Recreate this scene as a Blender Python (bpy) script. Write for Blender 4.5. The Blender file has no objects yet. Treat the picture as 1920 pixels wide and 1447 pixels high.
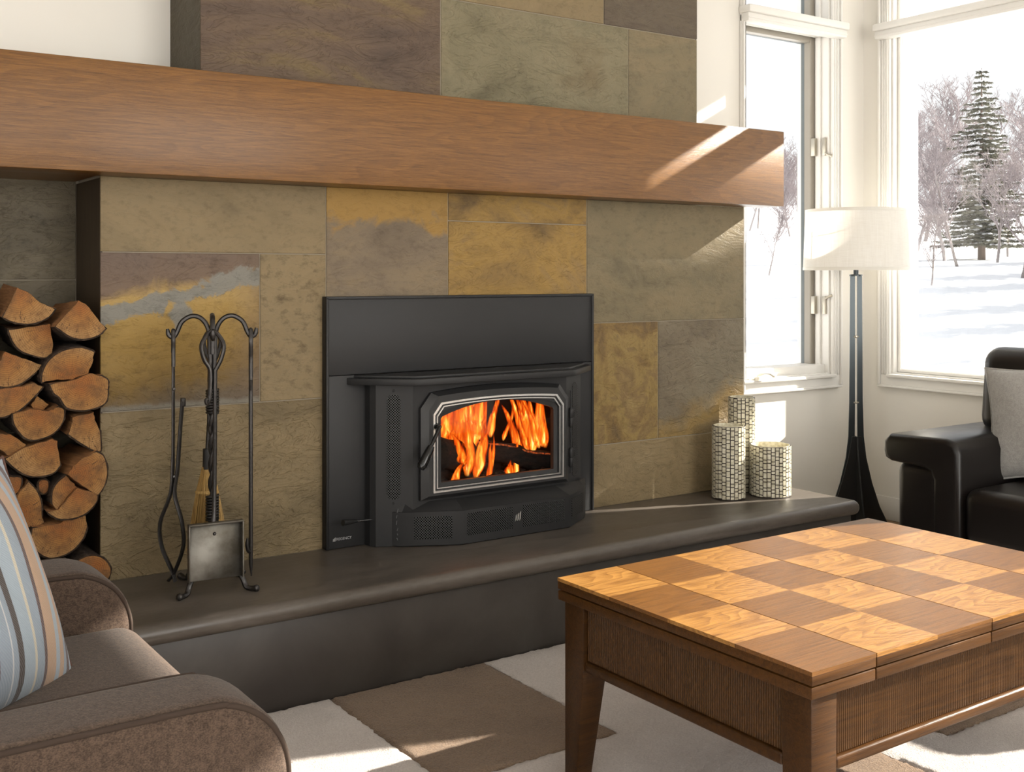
import bpy, bmesh, math, random
from mathutils import Vector, Matrix, Euler
R = math.radians
scene = bpy.context.scene
COL = scene.collection

# ------------------------------------------------------------------ camera
cam_d = bpy.data.cameras.new('camera'); cam = bpy.data.objects.new('camera', cam_d); COL.objects.link(cam)
cam.location = (0.0, -3.37, 1.22)
cam.rotation_euler = (R(90), 0, R(-34.483))
cam_d.sensor_fit = 'HORIZONTAL'; cam_d.sensor_width = 36.0
cam_d.lens = 36.0 * 2086.75 / 1920
cam_d.shift_y = -(723.5 - 515.5) / 1920
cam_d.clip_end = 400; cam_d.clip_start = 0.05
scene.camera = cam

# ------------------------------------------------------------------ world, sun, exposure
w = bpy.data.worlds.new('winter_sky'); scene.world = w; w.use_nodes = True
wn = w.node_tree.nodes; wl = w.node_tree.links
bg = wn['Background']; bg.inputs['Strength'].default_value = 1.08
wtc = wn.new('ShaderNodeTexCoord'); wno = wn.new('ShaderNodeTexNoise'); wra = wn.new('ShaderNodeValToRGB')
wno.inputs['Scale'].default_value = 3.0; wno.inputs['Detail'].default_value = 5
wra.color_ramp.elements[0].position = .35; wra.color_ramp.elements[0].color = (.95, .98, 1.0, 1)
wra.color_ramp.elements[1].position = .65; wra.color_ramp.elements[1].color = (1.0, 1.0, 1.0, 1)
wl.new(wtc.outputs['Generated'], wno.inputs['Vector']); wl.new(wno.outputs['Fac'], wra.inputs['Fac']); wl.new(wra.outputs['Color'], bg.inputs['Color'])

SUN_DIR = Vector((-1.0, 0.32, -0.52)).normalized()
sl = bpy.data.lights.new('sun', 'SUN'); sl.energy = 18.0; sl.angle = R(0.55); sl.color = (1.0, .93, .82)
so = bpy.data.objects.new('sun', sl); COL.objects.link(so); so.location = (12, -5, 9)
so.rotation_euler = SUN_DIR.to_track_quat('-Z', 'Y').to_euler()

def fill_light(name, loc, rot, sx, sy, power, col=(1, .965, .91)):
    l = bpy.data.lights.new(name, 'AREA'); l.shape = 'RECTANGLE'; l.size = sx; l.size_y = sy; l.energy = power; l.color = col
    o = bpy.data.objects.new(name, l); COL.objects.link(o); o.location = loc; o.rotation_euler = rot
    return o
# area lights added as room fill in the unseen rear and left window openings
fill_light('rear_window_fill', (2.5, -5.93, 1.65), (R(90), 0, 0), 2.2, 2.4, 84)
fill_light('rear_window_fill', (-.45, -5.93, 1.65), (R(90), 0, 0), 2.6, 2.4, 28)
fill_light('left_window_fill', (-2.13, -3.6, 1.65), (R(90), 0, R(-90)), 3.0, 2.4, 30)

vs = scene.view_settings
vs.view_transform = 'Standard'; vs.look = 'None'; vs.exposure = 0.0; vs.gamma = 1.0; vs.use_curve_mapping = False
scene.cycles.use_denoising = True
scene.cycles.max_bounces = 5; scene.cycles.diffuse_bounces = 3; scene.cycles.glossy_bounces = 3; scene.cycles.transparent_max_bounces = 20
scene.cycles.use_adaptive_sampling = True; scene.cycles.adaptive_threshold = 0.05
scene.cycles.sample_clamp_indirect = 6.0
scene.cycles.caustics_reflective = False; scene.cycles.caustics_refractive = False

# ------------------------------------------------------------------ helpers
def finish(me, smooth=35):
    if smooth:
        for p in me.polygons: p.use_smooth = True
        me.set_sharp_from_angle(angle=R(smooth))
    me.update()

def link(name, me, mat=None, parent=None, loc=None, rot=None):
    o = bpy.data.objects.new(name, me); COL.objects.link(o)
    if mat is not None and me is not None and not me.materials:
        for m in (mat if isinstance(mat, (list, tuple)) else [mat]): me.materials.append(m)
    if parent is not None: o.parent = parent
    if loc is not None: o.location = loc
    if rot is not None: o.rotation_euler = rot
    return o

def tag(o, label=None, cat=None, group=None, kind=None):
    if label: o['label'] = label
    if cat: o['category'] = cat
    if group: o['group'] = group
    if kind: o['kind'] = kind
    return o

def empty(name, loc=(0, 0, 0), rz=0):
    o = bpy.data.objects.new(name, None); COL.objects.link(o); o.location = loc; o.rotation_euler = (0, 0, rz); o.empty_display_size = .05
    return o

class MB:
    """collects geometry, then builds ONE mesh object"""
    def __init__(s): s.bm = bmesh.new(); s.mi = 0; s.uv = None
    def _add(s, tmp, M=None):
        if M is not None: bmesh.ops.transform(tmp, matrix=M, verts=tmp.verts)
        me = bpy.data.meshes.new('t'); tmp.to_mesh(me); tmp.free()
        n = len(s.bm.faces); s.bm.from_mesh(me); bpy.data.meshes.remove(me)
        s.bm.faces.ensure_lookup_table()
        for f in s.bm.faces[n:]: f.material_index = s.mi
        return s
    def box(s, lo, hi, bev=0, seg=2, M=None):
        t = bmesh.new(); lo = Vector(lo); hi = Vector(hi)
        bmesh.ops.create_cube(t, size=1, matrix=Matrix.Translation((lo + hi) / 2) @ Matrix.Diagonal((*(hi - lo), 1)))
        if bev: bmesh.ops.bevel(t, geom=list(t.edges), offset=bev, segments=seg, profile=.5, affect='EDGES')
        return s._add(t, M)
    def prism(s, pts, d0, d1, axis='Y', bev=0, seg=3, M=None, allbev=False):
        """closed polygon pts (2D) extruded along axis; Y: pts=(x,z)  Z: pts=(x,y)  X: pts=(y,z)"""
        t = bmesh.new()
        f = {'Y': lambda p, d: (p[0], d, p[1]), 'Z': lambda p, d: (p[0], p[1], d), 'X': lambda p, d: (d, p[0], p[1])}[axis]
        a = [t.verts.new(f(p, d0)) for p in pts]; b = [t.verts.new(f(p, d1)) for p in pts]; n = len(pts)
        fa = t.faces.new(a); fb = t.faces.new(b[::-1])
        for i in range(n): t.faces.new((a[i], b[i], b[(i + 1) % n], a[(i + 1) % n]))
        bmesh.ops.recalc_face_normals(t, faces=t.faces)
        if bev:
            es = list(t.edges) if allbev else list(set(fa.edges) | set(fb.edges))
            bmesh.ops.bevel(t, geom=es, offset=bev, segments=seg, profile=.5, affect='EDGES', clamp_overlap=True)
        return s._add(t, M)
    def tube(s, path, rad, n=8, caps=True, closed=False, flat=None, M=None):
        t = bmesh.new(); P = [Vector(p) for p in path]; m = len(P)
        rr = rad if isinstance(rad, (list, tuple)) else [rad] * m
        rings = []; up = None
        for i, p in enumerate(P):
            if closed: d = P[(i + 1) % m] - P[i - 1]
            else: d = (P[min(i + 1, m - 1)] - P[max(i - 1, 0)])
            d.normalize()
            if up is None:
                up = d.orthogonal().normalized()
                if flat is not None: up = (Vector(flat[2]) - d * Vector(flat[2]).dot(d)).normalized()
            else:
                up = (up - d * up.dot(d)); up = up.normalized() if up.length > 1e-6 else d.orthogonal().normalized()
            sd = d.cross(up)
            fa, fb = (1, 1) if flat is None else (flat[0], flat[1])
            rings.append([t.verts.new(p + (up * math.cos(2 * math.pi * k / n) * fa + sd * math.sin(2 * math.pi * k / n) * fb) * rr[i]) for k in range(n)])
        for i in range(m if closed else m - 1):
            a, b = rings[i], rings[(i + 1) % m]
            for k in range(n): t.faces.new((a[k], a[(k + 1) % n], b[(k + 1) % n], b[k]))
        if caps and not closed: t.faces.new(rings[0][::-1]); t.faces.new(rings[-1])
        return s._add(t, M)
    def lathe(s, prof, n=48, c=(0, 0, 0), M=None, closed=False):
        t = bmesh.new(); rings = []
        for r, z in prof:
            rings.append([t.verts.new((c[0] + r * math.cos(2 * math.pi * k / n), c[1] + r * math.sin(2 * math.pi * k / n), c[2] + z)) for k in range(n)] if r > 1e-6 else [t.verts.new((c[0], c[1], c[2] + z))])
        for i in range(len(rings) - (0 if closed else 1)):
            a, b = rings[i], rings[(i + 1) % len(rings)]
            for k in range(n):
                k2 = (k + 1) % n
                if len(a) == 1: t.faces.new((a[0], b[k2], b[k]))
                elif len(b) == 1: t.faces.new((a[k], a[k2], b[0]))
                else: t.faces.new((a[k], a[k2], b[k2], b[k]))
        bmesh.ops.recalc_face_normals(t, faces=t.faces)
        return s._add(t, M)
    def grid(s, nu, nv, fn, M=None, closed_u=False):
        t = bmesh.new(); V = [[t.verts.new(fn(i / (nu if closed_u else nu - 1), j / (nv - 1))) for j in range(nv)] for i in range(nu)]
        for i in range(nu if closed_u else nu - 1):
            for j in range(nv - 1): t.faces.new((V[i][j], V[(i + 1) % nu][j], V[(i + 1) % nu][j + 1], V[i][j + 1]))
        return s._add(t, M)
    def face(s, pts):
        t = bmesh.new(); t.faces.new([t.verts.new(p) for p in pts]); return s._add(t)
    def build(s, name, mat, parent=None, smooth=35, loc=None, rot=None, weld=False, recalc=False):
        if weld: bmesh.ops.remove_doubles(s.bm, verts=s.bm.verts, dist=1e-5)
        if recalc: bmesh.ops.recalc_face_normals(s.bm, faces=s.bm.faces)
        me = bpy.data.meshes.new(name); s.bm.to_mesh(me); s.bm.free(); finish(me, smooth)
        return link(name, me, mat, parent, loc, rot)

def boxobj(name, lo, hi, mat, parent=None, bev=.004, seg=2, centred=True):
    lo = Vector(lo); hi = Vector(hi); c = (lo + hi) / 2 if centred else Vector((0, 0, 0))
    return MB().box(lo - c, hi - c, bev, seg).build(name, mat, parent, loc=c)

def arc(cx, cy, r, a0, a1, n):
    return [(cx + r * math.cos(R(a0 + (a1 - a0) * i / (n - 1))), cy + r * math.sin(R(a0 + (a1 - a0) * i / (n - 1)))) for i in range(n)]

def smooth_path(pts, k=6):
    P = [Vector(p) for p in pts]; out = []
    for i in range(len(P) - 1):
        a, b, c, d = P[max(i - 1, 0)], P[i], P[i + 1], P[min(i + 2, len(P) - 1)]
        for j in range(k):
            t = j / k
            out.append(.5 * ((2 * b) + (c - a) * t + (2 * a - 5 * b + 4 * c - d) * t * t + (3 * b - a - 3 * c + d) * t ** 3))
    out.append(P[-1]); return out

# ------------------------------------------------------------------ materials
class NT:
    def __init__(s, name):
        s.m = bpy.data.materials.new(name); s.m.use_nodes = True; s.t = s.m.node_tree; s.n = s.t.nodes
        s.b = s.n['Principled BSDF']; s.out = s.n['Material Output']
        s.tc = s.n.new('ShaderNodeTexCoord')
    def add(s, typ, props=None, **inp):
        nd = s.n.new('ShaderNode' + typ)
        for k, v in (props or {}).items(): setattr(nd, k, v)
        for k, v in inp.items(): s.set(nd.inputs[int(k[1:]) if k[0] == '_' and k[1:].isdigit() else k.replace('_', ' ')], v)
        return nd
    def set(s, sock, v):
        if isinstance(v, bpy.types.NodeSocket): s.t.links.new(v, sock)
        elif isinstance(v, bpy.types.Node): s.t.links.new(v.outputs[0], sock)
        else:
            if isinstance(v, (tuple, list)) and len(v) == 3 and sock.type == 'RGBA': v = (*v, 1)
            sock.default_value = v
    def map(s, scale=(1, 1, 1), loc=(0, 0, 0), rot=(0, 0, 0), src='Object'):
        return s.add('Mapping', Vector=s.tc.outputs[src], Scale=scale, Location=loc, Rotation=rot)
    def noise(s, vec, scale, detail=6, rough=.55, dist=0):
        return s.add('TexNoise', Vector=vec, Scale=scale, Detail=detail, Roughness=rough, Distortion=dist)
    def ramp(s, fac, stops, interp='LINEAR'):
        nd = s.add('ValToRGB', Fac=fac); cr = nd.color_ramp; cr.interpolation = interp
        while len(cr.elements) < len(stops): cr.elements.new(.5)
        for e, (p, c) in zip(cr.elements, stops):
            e.position = p; e.color = (*c, 1) if len(c) == 3 else c
        return nd
    def mix(s, a, b, fac, mode='MIX'):
        nd = s.n.new('ShaderNodeMix'); nd.data_type = 'RGBA'; nd.blend_type = mode
        s.set(nd.inputs[0], fac); s.set(nd.inputs[6], a); s.set(nd.inputs[7], b)
        class O: pass
        return nd.outputs[2]
    def math(s, op, a, b=0.0, c=0.0):
        nd = s.add('Math', {'operation': op}); s.set(nd.inputs[0], a); s.set(nd.inputs[1], b); s.set(nd.inputs[2], c); return nd.outputs[0]
    def bump(s, h, strength=.3, dist=.01, normal=None):
        nd = s.add('Bump', Height=h, Strength=strength, Distance=dist)
        if normal is not None: s.set(nd.inputs['Normal'], normal)
        s.set(s.b.inputs['Normal'], nd.outputs[0]); return nd
    def set_b(s, **k):
        for a, v in k.items(): s.set(s.b.inputs[a.replace('_', ' ')], v)
        return s

def plain(name, col, rough=.5, metal=0.0, spec=.5, nz=0, nscale=40, bstr=0, var=0):
    t = NT(name); t.set_b(Base_Color=col, Roughness=rough, Metallic=metal); t.b.inputs['Specular IOR Level'].default_value = spec
    if nz or bstr or var:
        n = t.noise(t.map(), nscale, 5)
        if var: t.set_b(Base_Color=t.mix(tuple(c * (1 - var) for c in col), tuple(min(1, c * (1 + var)) for c in col), n.outputs[0]))
        if bstr: t.bump(n.outputs[0], bstr, .004)
    return t.m

def slate(name, stops, seed, scale=2.2, stretch=(1, 1, 1.6), relief=.5, speck=.35, rot=0.0, custom=None, rough=.55):
    t = NT(name); rnd = random.Random(seed); off = tuple(rnd.uniform(-20, 20) for _ in range(3))
    v = t.map(scale=stretch, loc=off, rot=(0, rot, 0))
    big = t.noise(v, scale, 6, .62, .7)
    col = t.ramp(big.outputs[0], stops).outputs[0]
    if custom: col = custom(t, col, v)
    fine = t.noise(v, 26, 5, .72)
    col = t.mix(col, t.ramp(fine.outputs[0], [(.3, (.32, .29, .25)), (.5, (1, 1, 1)), (.72, (1.0, .98, .92))]).outputs[0], speck, 'MULTIPLY')
    t.set_b(Base_Color=col, Roughness=rough); t.b.inputs['Specular IOR Level'].default_value = .28
    # cleft relief: thin flaked contour lines + grain
    c1 = t.noise(t.map(scale=(1, 1, 2.4), loc=off, rot=(0, rot, 0)), 5.5, 5, .6, 1.6)
    st = t.ramp(c1.outputs[0], [(.36, (0, 0, 0)), (.40, (.35, .35, .35)), (.47, (.38, .38, .38)), (.50, (.62, .62, .62)), (.60, (.66, .66, .66)), (.63, (1, 1, 1))])
    h = t.math('MULTIPLY_ADD', st.outputs[0], .8, t.math('MULTIPLY', fine.outputs[0], .55))
    h = t.math('MULTIPLY_ADD', big.outputs[0], .8, h)
    t.bump(h, relief, .012)
    return t.m

def wood(name, light, dark, grain=(1.2, 45, 45), ring=(0.6, 5, 5), seed=0, rough=.38, axis_rot=(0, 0, 0), pore=.5, bstr=.12, coat=0, ringamt=.38, rings=16.0, spec=.5):
    t = NT(name); rnd = random.Random(seed); off = tuple(rnd.uniform(-9, 9) for _ in range(3))
    g = t.noise(t.map(scale=grain, loc=off, rot=axis_rot), 3.0, 7, .65, .3)
    r = t.noise(t.map(scale=ring, loc=off, rot=axis_rot), 1.4, 3, .5, .35)
    wv = t.math('FRACT', t.math('MULTIPLY', r.outputs[0], rings))
    ringc = t.ramp(wv, [(0, (0, 0, 0)), (.55, (.75, .75, .75)), (.93, (1, 1, 1)), (1, (.1, .1, .1))]).outputs[0]
    f = t.math('MULTIPLY_ADD', ringc, ringamt, t.math('MULTIPLY', t.ramp(g.outputs[0], [(.32, (0, 0, 0)), (.62, (1, 1, 1))]).outputs[0], 1.0 - ringamt))
    col = t.mix(dark, light, f)
    p = t.noise(t.map(scale=tuple(a * 2.2 for a in grain), loc=off, rot=axis_rot), 4.5, 3, .6)
    col = t.mix(col, tuple(c * .45 for c in dark), t.math('MULTIPLY', t.ramp(p.outputs[0], [(.55, (0, 0, 0)), (.68, (1, 1, 1))]).outputs[0], pore))
    t.set_b(Base_Color=col, Roughness=rough); t.b.inputs['Specular IOR Level'].default_value = spec
    if coat: t.b.inputs['Coat Weight'].default_value = coat; t.b.inputs['Coat Roughness'].default_value = .22
    t.bump(t.math('MULTIPLY_ADD', g.outputs[0], .6, p.outputs[0]), bstr, .003)
    return t.m

def fabric(name, c1, c2, scale=260, bstr=.5, rough=.95, sheen=.3):
    t = NT(name); v = t.map()
    n = t.noise(t.map(scale=(1, 1, 1.6)), scale, 3, .6); n2 = t.noise(v, scale * .28, 4, .65)
    f = t.math('MULTIPLY_ADD', n.outputs[0], .6, t.math('MULTIPLY', n2.outputs[0], .4))
    t.set_b(Base_Color=t.ramp(f, [(.36, c1), (.62, c2)]).outputs[0], Roughness=rough)
    t.b.inputs['Sheen Weight'].default_value = sheen; t.b.inputs['Specular IOR Level'].default_value = .2
    t.bump(f, bstr, .003); return t.m

def glass(name, tint=(1, 1, 1), refl=.06, rough=.0):
    t = NT(name); t.n.remove(t.b)
    tr = t.add('BsdfTransparent', Color=tint); gl = t.add('BsdfGlossy', Roughness=rough, Color=(1, 1, 1))
    ms = t.add('MixShader', _0=refl, _1=tr.outputs[0], _2=gl.outputs[0]); t.t.links.new(ms.outputs[0], t.out.inputs[0]); return t.m

def emis(name, col, strength):
    t = NT(name); t.set_b(Base_Color=(0, 0, 0)); t.b.inputs['Emission Color'].default_value = (*col, 1); t.b.inputs['Emission Strength'].default_value = strength; return t.m

WHITE = plain('painted_wall_warm_white', (.85, .82, .755), .75, var=.015, nscale=1.5)
TRIM = plain('painted_trim_white', (.84, .82, .775), .42)
CEIL = plain('ceiling_white', (.85, .84, .81), .9)
FLOORW = wood('floor_oak', (.30, .20, .11), (.18, .11, .055), rough=.4)
# ------------------------------------------------------------------ room shell
CEILZ = 3.05; YB = .30; XW = 4.70
def struct(o): o['kind'] = 'structure'; return o

def wall_holes(name, axis, fixed, thick, u0, u1, holes, mat, z0=0, z1=CEILZ):
    """axis 'Y': wall at y=fixed running in x;  axis 'X': wall at x=fixed running in y. holes = (u0,u1,z0,z1)"""
    us = sorted({u0, u1, *[h[0] for h in holes], *[h[1] for h in holes]}); zs = sorted({z0, z1, *[h[2] for h in holes], *[h[3] for h in holes]})
    b = MB()
    for i in range(len(us) - 1):
        for j in range(len(zs) - 1):
            uc, zc = (us[i] + us[i + 1]) / 2, (zs[j] + zs[j + 1]) / 2
            if any(h[0] < uc < h[1] and h[2] < zc < h[3] for h in holes): continue
            if axis == 'Y': b.box((us[i], fixed, zs[j]), (us[i + 1], fixed + thick, zs[j + 1]))
            else: b.box((fixed, us[i], zs[j]), (fixed + thick, us[i + 1], zs[j + 1]))
    return struct(b.build(name, mat, smooth=0))

struct(boxobj('floor', (-2.3, -6.1, -.12), (4.9, .5, 0), FLOORW, bev=0))
struct(boxobj('ceiling', (-2.3, -6.1, CEILZ), (4.9, .5, CEILZ + .15), CEIL, bev=0))
W1 = (3.83, 4.44); W2 = (-.80, .13); W3 = (-3.45, -1.93); WZ = (.725, 2.452); TZ = (2.456, 2.92); HZ_ = (.725, 2.92)
wall_holes('wall_back', 'Y', YB, .2, -2.3, 4.9, [(*W1, *HZ_)], WHITE)
wall_holes('wall_right', 'X', XW, .2, -6.1, YB, [(*W2, *HZ_), (*W3, *HZ_)], WHITE)
wall_holes('wall_left', 'X', -2.3, .2, -6.1, YB, [(-5.1, -2.1, .45, 2.85)], WHITE)
wall_holes('wall_rear', 'Y', -6.1, .2, -2.1, 4.7, [(1.4, 3.6, .45, 2.85), (-1.75, .85, .45, 2.85)], WHITE)
# roof overhang outside the right wall (keeps the high sun off the top panes)
struct(boxobj('roof_overhang', (4.9, -6.3, 2.98), (5.52, 1.2, 3.14), TRIM, bev=0))
# white return wall right of the chimney, baseboards
def baseboard(name, lo, hi):
    return struct(boxobj(name, lo, hi, TRIM, bev=.004))
baseboard('baseboard_back', (3.53, YB - .016, 0), (XW - .016, YB, .115))
baseboard('baseboard_right', (XW - .016, -6.0, 0), (XW, YB, .115))

# ------------------------------------------------------------------ windows
ALU = plain('taupe_window_metal', (.33, .30, .25), .4, .0)
STEEL = plain('blued_sash_edge', (.12, .14, .145), .5)
NICK = plain('brushed_nickel', (.50, .46, .38), .32, .8)
PANE = glass('window_glass', refl=.015)

def frame_rect(b, u0, u1, z0, z1, wdt, d0, d1, axis, bev=.003):
    """rectangular ring, wdt inwards"""
    for (a0, a1, c0, c1) in ((u0, u0 + wdt, z0, z1), (u1 - wdt, u1, z0, z1), (u0 + wdt, u1 - wdt, z0, z0 + wdt), (u0 + wdt, u1 - wdt, z1 - wdt, z1)):
        lo, hi = ((a0, d0, c0), (a1, d1, c1)) if axis == 'Y' else ((d0, a0, c0), (d1, a1, c1))
        b.box(lo, hi, bev, 1)
    return b

def window(name, axis, u, z, tz, face, sash_mat, casement=False):
    """face = inner wall plane; +direction is outward (y or x)"""
    e = struct(empty(name, ((u[0] + u[1]) / 2, face, 0) if axis == 'Y' else (face, (u[0] + u[1]) / 2, 0)))
    inv = Matrix.Translation(-e.location)
    def bl(b, nm, mt, par=None):
        bmesh.ops.transform(b.bm, matrix=inv, verts=b.bm.verts); return b.build(nm, mt, par or e)
    u0, u1 = u; f = face
    cw = .065
    b = MB()   # casing round both lights, flat board + outer bead + inner bead
    def bar(a0, a1, c0, c1, d0, d1, bev=.004):
        lo, hi = ((a0, d0, c0), (a1, d1, c1)) if axis == 'Y' else ((d0, a0, c0), (d1, a1, c1)); b.box(lo, hi, bev, 2)
    left = u0 - (.028 if casement else cw)
    for (a0, a1, c0, c1) in ((left, u0, z[0], tz[1]), (u1, u1 + cw, z[0], tz[1]), (left, u1 + cw, z[0] - cw, z[0]), (left, u1 + cw, tz[1], tz[1] + cw)):
        bar(a0, a1, c0, c1, f - .018, f)
    for (a0, a1, c0, c1) in ((u1 + cw - .014, u1 + cw - .001, z[0] - cw + .014, tz[1] + cw - .001), (left + .001, left + .012, z[0] - cw + .014, tz[1] + cw - .001), (left + .001, u1 + cw - .001, z[0] - cw + .001, z[0] - cw + .014)):
        bar(a0, a1, c0, c1, f - .030, f - .016)
    bar(left + .002, u1 + .012, z[0] - .012, z[0] + .004, f - .034, f - .002)
    for k in range(3):
        bar(u1 + .010 + k * .013, u1 + .017 + k * .013, z[0], tz[1], f - .0225, f - .016, .002)
        bar(u0 - .017 - k * .013 if not casement else u0 - .010, u0 - .010 - k * .013 if not casement else u0 - .004, z[0], tz[1], f - .0225, f - .016, .002)
    bl(b, 'casing', TRIM)
    # moulded bar between main light and transom
    b = MB()
    bar(left - .006, u1 + cw * .95, 2.434, 2.470, f - .075, f - .001, .008)
    bar(left, u1 + cw * .9, 2.395, 2.435, f - .060, f - .002, .006)
    bar(left, u1 + cw * .9, 2.408, 2.414, f - .064, f - .05, .002)
    bar(u0 + .001, u1 - .001, 2.428 if casement else 2.405, 2.465, f - .01, f + (.15 if casement else .03), .002)
    bl(b, 'transom_bar', TRIM)
    # jamb lining, stepped stops
    b = MB()
    for (zz0, zz1) in (z, tz):
        frame_rect(b, u0, u1, zz0, zz1, .010, f, f + .2, axis, .001)
        if casement: frame_rect(b, u0 + .010, u1 - .010, zz0 + .010, zz1 - .010, .012, f + .045, f + .075, axis, .003)
    bl(b, 'jamb', TRIM)
    sd = f + (.085 if casement else .03)
    for nm, (zz0, zz1) in (('sash', z), ('transom_sash', tz)):
        sw = .034 if casement else .018; dd = .065 if casement else .04
        b = MB(); frame_rect(b, u0 + .010, u1 - .010, zz0 + .010, zz1 - .010, sw, sd, sd + dd, axis, .004)
        sash = bl(b, nm, sash_mat)
        if casement and nm == 'sash':
            b = MB().box((u0 + .010, f + .02, zz0 + .008), (u1 - .010, sd + dd + .002, zz0 + .050), .004); bl(b, 'bottom_rail', TRIM)
        b = MB(); frame_rect(b, u0 + .040, u1 - .040, zz0 + .040, zz1 - .040, .005, sd + .04, sd + .06, axis, .001) if casement else frame_rect(b, u0 + .026, u1 - .026, zz0 + .026, zz1 - .026, .004, sd + .012, sd + .03, axis, .001)
        bl(b, 'gasket', STEEL if casement else TRIM)
        b = MB(); g_ = .04 if casement else .024; lo, hi = ((u0 + g_, sd + .025, zz0 + g_), (u1 - g_, sd + .03, zz1 - g_)) if axis == 'Y' else ((sd + .018, u0 + g_, zz0 + g_), (sd + .023, u1 - g_, zz1 - g_))
        b.box(lo, hi); bl(b, 'pane', PANE)
    return e, bl

win1, bl1 = window('window_1', 'Y', W1, (.725, 2.432), TZ, YB, ALU, True)
win1['label'] = 'narrow casement window with taupe sash beside the chimney'
for zz in (1.86, 1.07):      # casement locks: keeper on sash, lever on jamb
    b = MB().box((4.398, YB + .06, zz - .045), (4.42, YB + .086, zz + .045), .003)
    bl1(b, 'lock_keeper', NICK)
    b = MB().box((4.418, YB + .012, zz - .045), (4.431, YB + .03, zz + .045), .002)
    sg = -1 if zz > 1.5 else 1
    b.tube([(4.424, YB + .018, zz + sg * .03), (4.422, YB - .005, zz + sg * .043), (4.43, YB - .022, zz + sg * .05)], [.006, .006, .008], 8)
    bl1(b, 'lock_lever', NICK)
b = MB().lathe([(0, .012), (.022, .012), (.026, 0), (.03, -.004)], 20, (3.90, YB - .02, WZ[0] + .006))
b.box((3.86, YB - .03, WZ[0] + .002), (3.965, YB + .0, WZ[0] + .016), .006)
b.tube(smooth_path([(3.90, YB - .022, WZ[0] + .02), (3.935, YB - .03, WZ[0] + .034), (3.975, YB - .03, WZ[0] + .03), (4.0, YB - .03, WZ[0] + .016)], 4), .0065, 8)
b.tube([(4.0, YB - .03, WZ[0] + .016), (4.022, YB - .03, WZ[0] + .028)], [.009, .006], 8)
bl1(b, 'crank_handle', plain('crank_ivory', (.72, .68, .58), .35))
win2, bl2 = window('window_2', 'X', W2, WZ, TZ, XW, TRIM)
win2['label'] = 'large white framed picture window behind the black sofa'
win3, bl3 = window('window_3', 'X', W3, WZ, TZ, XW, TRIM)
# rear and left windows: simple frames with mullions
for nm, axis, u, f in (('window_4', 'Y', (1.4, 3.6), -6.02), ('window_5', 'Y', (-1.75, .85), -6.02), ('window_6', 'X', (-5.1, -2.1), -2.22)):
    b = MB(); frame_rect(b, u[0], u[1], .45, 2.85, .06, f - .04, f + .04, axis)
    struct(b.build(nm, TRIM))

# ------------------------------------------------------------------ chimney breast with slate tiles
GROUT = plain('pale_mortar', (.30, .26, .20), .9)
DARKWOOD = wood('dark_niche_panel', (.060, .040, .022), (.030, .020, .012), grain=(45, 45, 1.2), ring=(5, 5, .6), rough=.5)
b = MB()
b.box((.858, .0015, 0), (1.60, .30, 1.82)); b.box((2.63, .0015, 0), (3.514, .30, 1.50)); b.box((1.60, .0015, 1.08), (2.63, .30, 1.82))
b.box((2.63, .0015, 1.50), (3.24, .30, 1.82)); b.box((1.157, .0015, 1.82), (3.238, .30, CEILZ)); b.box((1.60, .008, 0), (2.63, .30, .30)); b.box((1.60, .26, .30), (2.63, .30, 1.08))
b.box((-.45, .008, 0), (-.15, .30, 1.52)); b.box((-.16, .288, .30), (.86, .2995, 1.52)); b.box((-.45, .008, 0), (.86, .30, .309))
chim = struct(b.build('wall_chimney', GROUT)); chim['label'] = 'chimney breast clad in large slate tiles'

K = [None]
def tile(x0, x1, z0, z1, mat, y=0.0, seed=0):
    g = .0017; rnd = random.Random(int(x0 * 977 + z0 * 353))
    d = rnd.uniform(-.0030, -.0008)
    c = Vector(((x0 + x1) / 2, y + .006, (z0 + z1) / 2)); hx, hz = (x1 - x0) / 2 - g, (z1 - z0) / 2 - g
    bb = MB().box((-hx, -.006 + d, -hz), (hx, .010, hz), .0016, 1)
    return bb.build('slate_tile', mat, chim, loc=c)

GREY = [(0.3, (0.1268, 0.1075, 0.0664)), (0.45, (0.1877, 0.1549, 0.0922)), (0.58, (0.2206, 0.1764, 0.1033)), (0.74, (0.1784, 0.1377, 0.0775))]
BEIGE = [(0.3, (0.1434, 0.1096, 0.0593)), (0.45, (0.2152, 0.1626, 0.0882)), (0.6, (0.2486, 0.1867, 0.1013)), (0.75, (0.1769, 0.1284, 0.0651))]
PURP = [(0.3, (0.0783, 0.0563, 0.0436)), (0.45, (0.1243, 0.0869, 0.0638)), (0.55, (0.1474, 0.1023, 0.0686)), (0.64, (0.1842, 0.1322, 0.0662)), (0.78, (0.1106, 0.0784, 0.0584))]
GOLD = [(0.28, (0.1386, 0.0915, 0.0406)), (0.42, (0.2399, 0.1525, 0.0541)), (0.54, (0.3305, 0.2084, 0.0631)), (0.64, (0.2505, 0.1678, 0.0767)), (0.78, (0.1812, 0.1322, 0.0767))]
MOTT = [(0.32, (0.1296, 0.0871, 0.0427)), (0.43, (0.2161, 0.1403, 0.0543)), (0.5, (0.2809, 0.1984, 0.0736)), (0.57, (0.1999, 0.1306, 0.0581)), (0.68, (0.2917, 0.208, 0.0852))]
GREEN = [(0.3, (0.1356, 0.1177, 0.0701)), (0.45, (0.1944, 0.1705, 0.1033)), (0.57, (0.2215, 0.1918, 0.1181)), (0.72, (0.1808, 0.1449, 0.0826))]
PURPD = [(0.3, (0.0689, 0.0533, 0.041)), (0.45, (0.1033, 0.0792, 0.059)), (0.56, (0.1292, 0.1016, 0.0697)), (0.72, (0.0904, 0.0689, 0.0541))]

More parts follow.
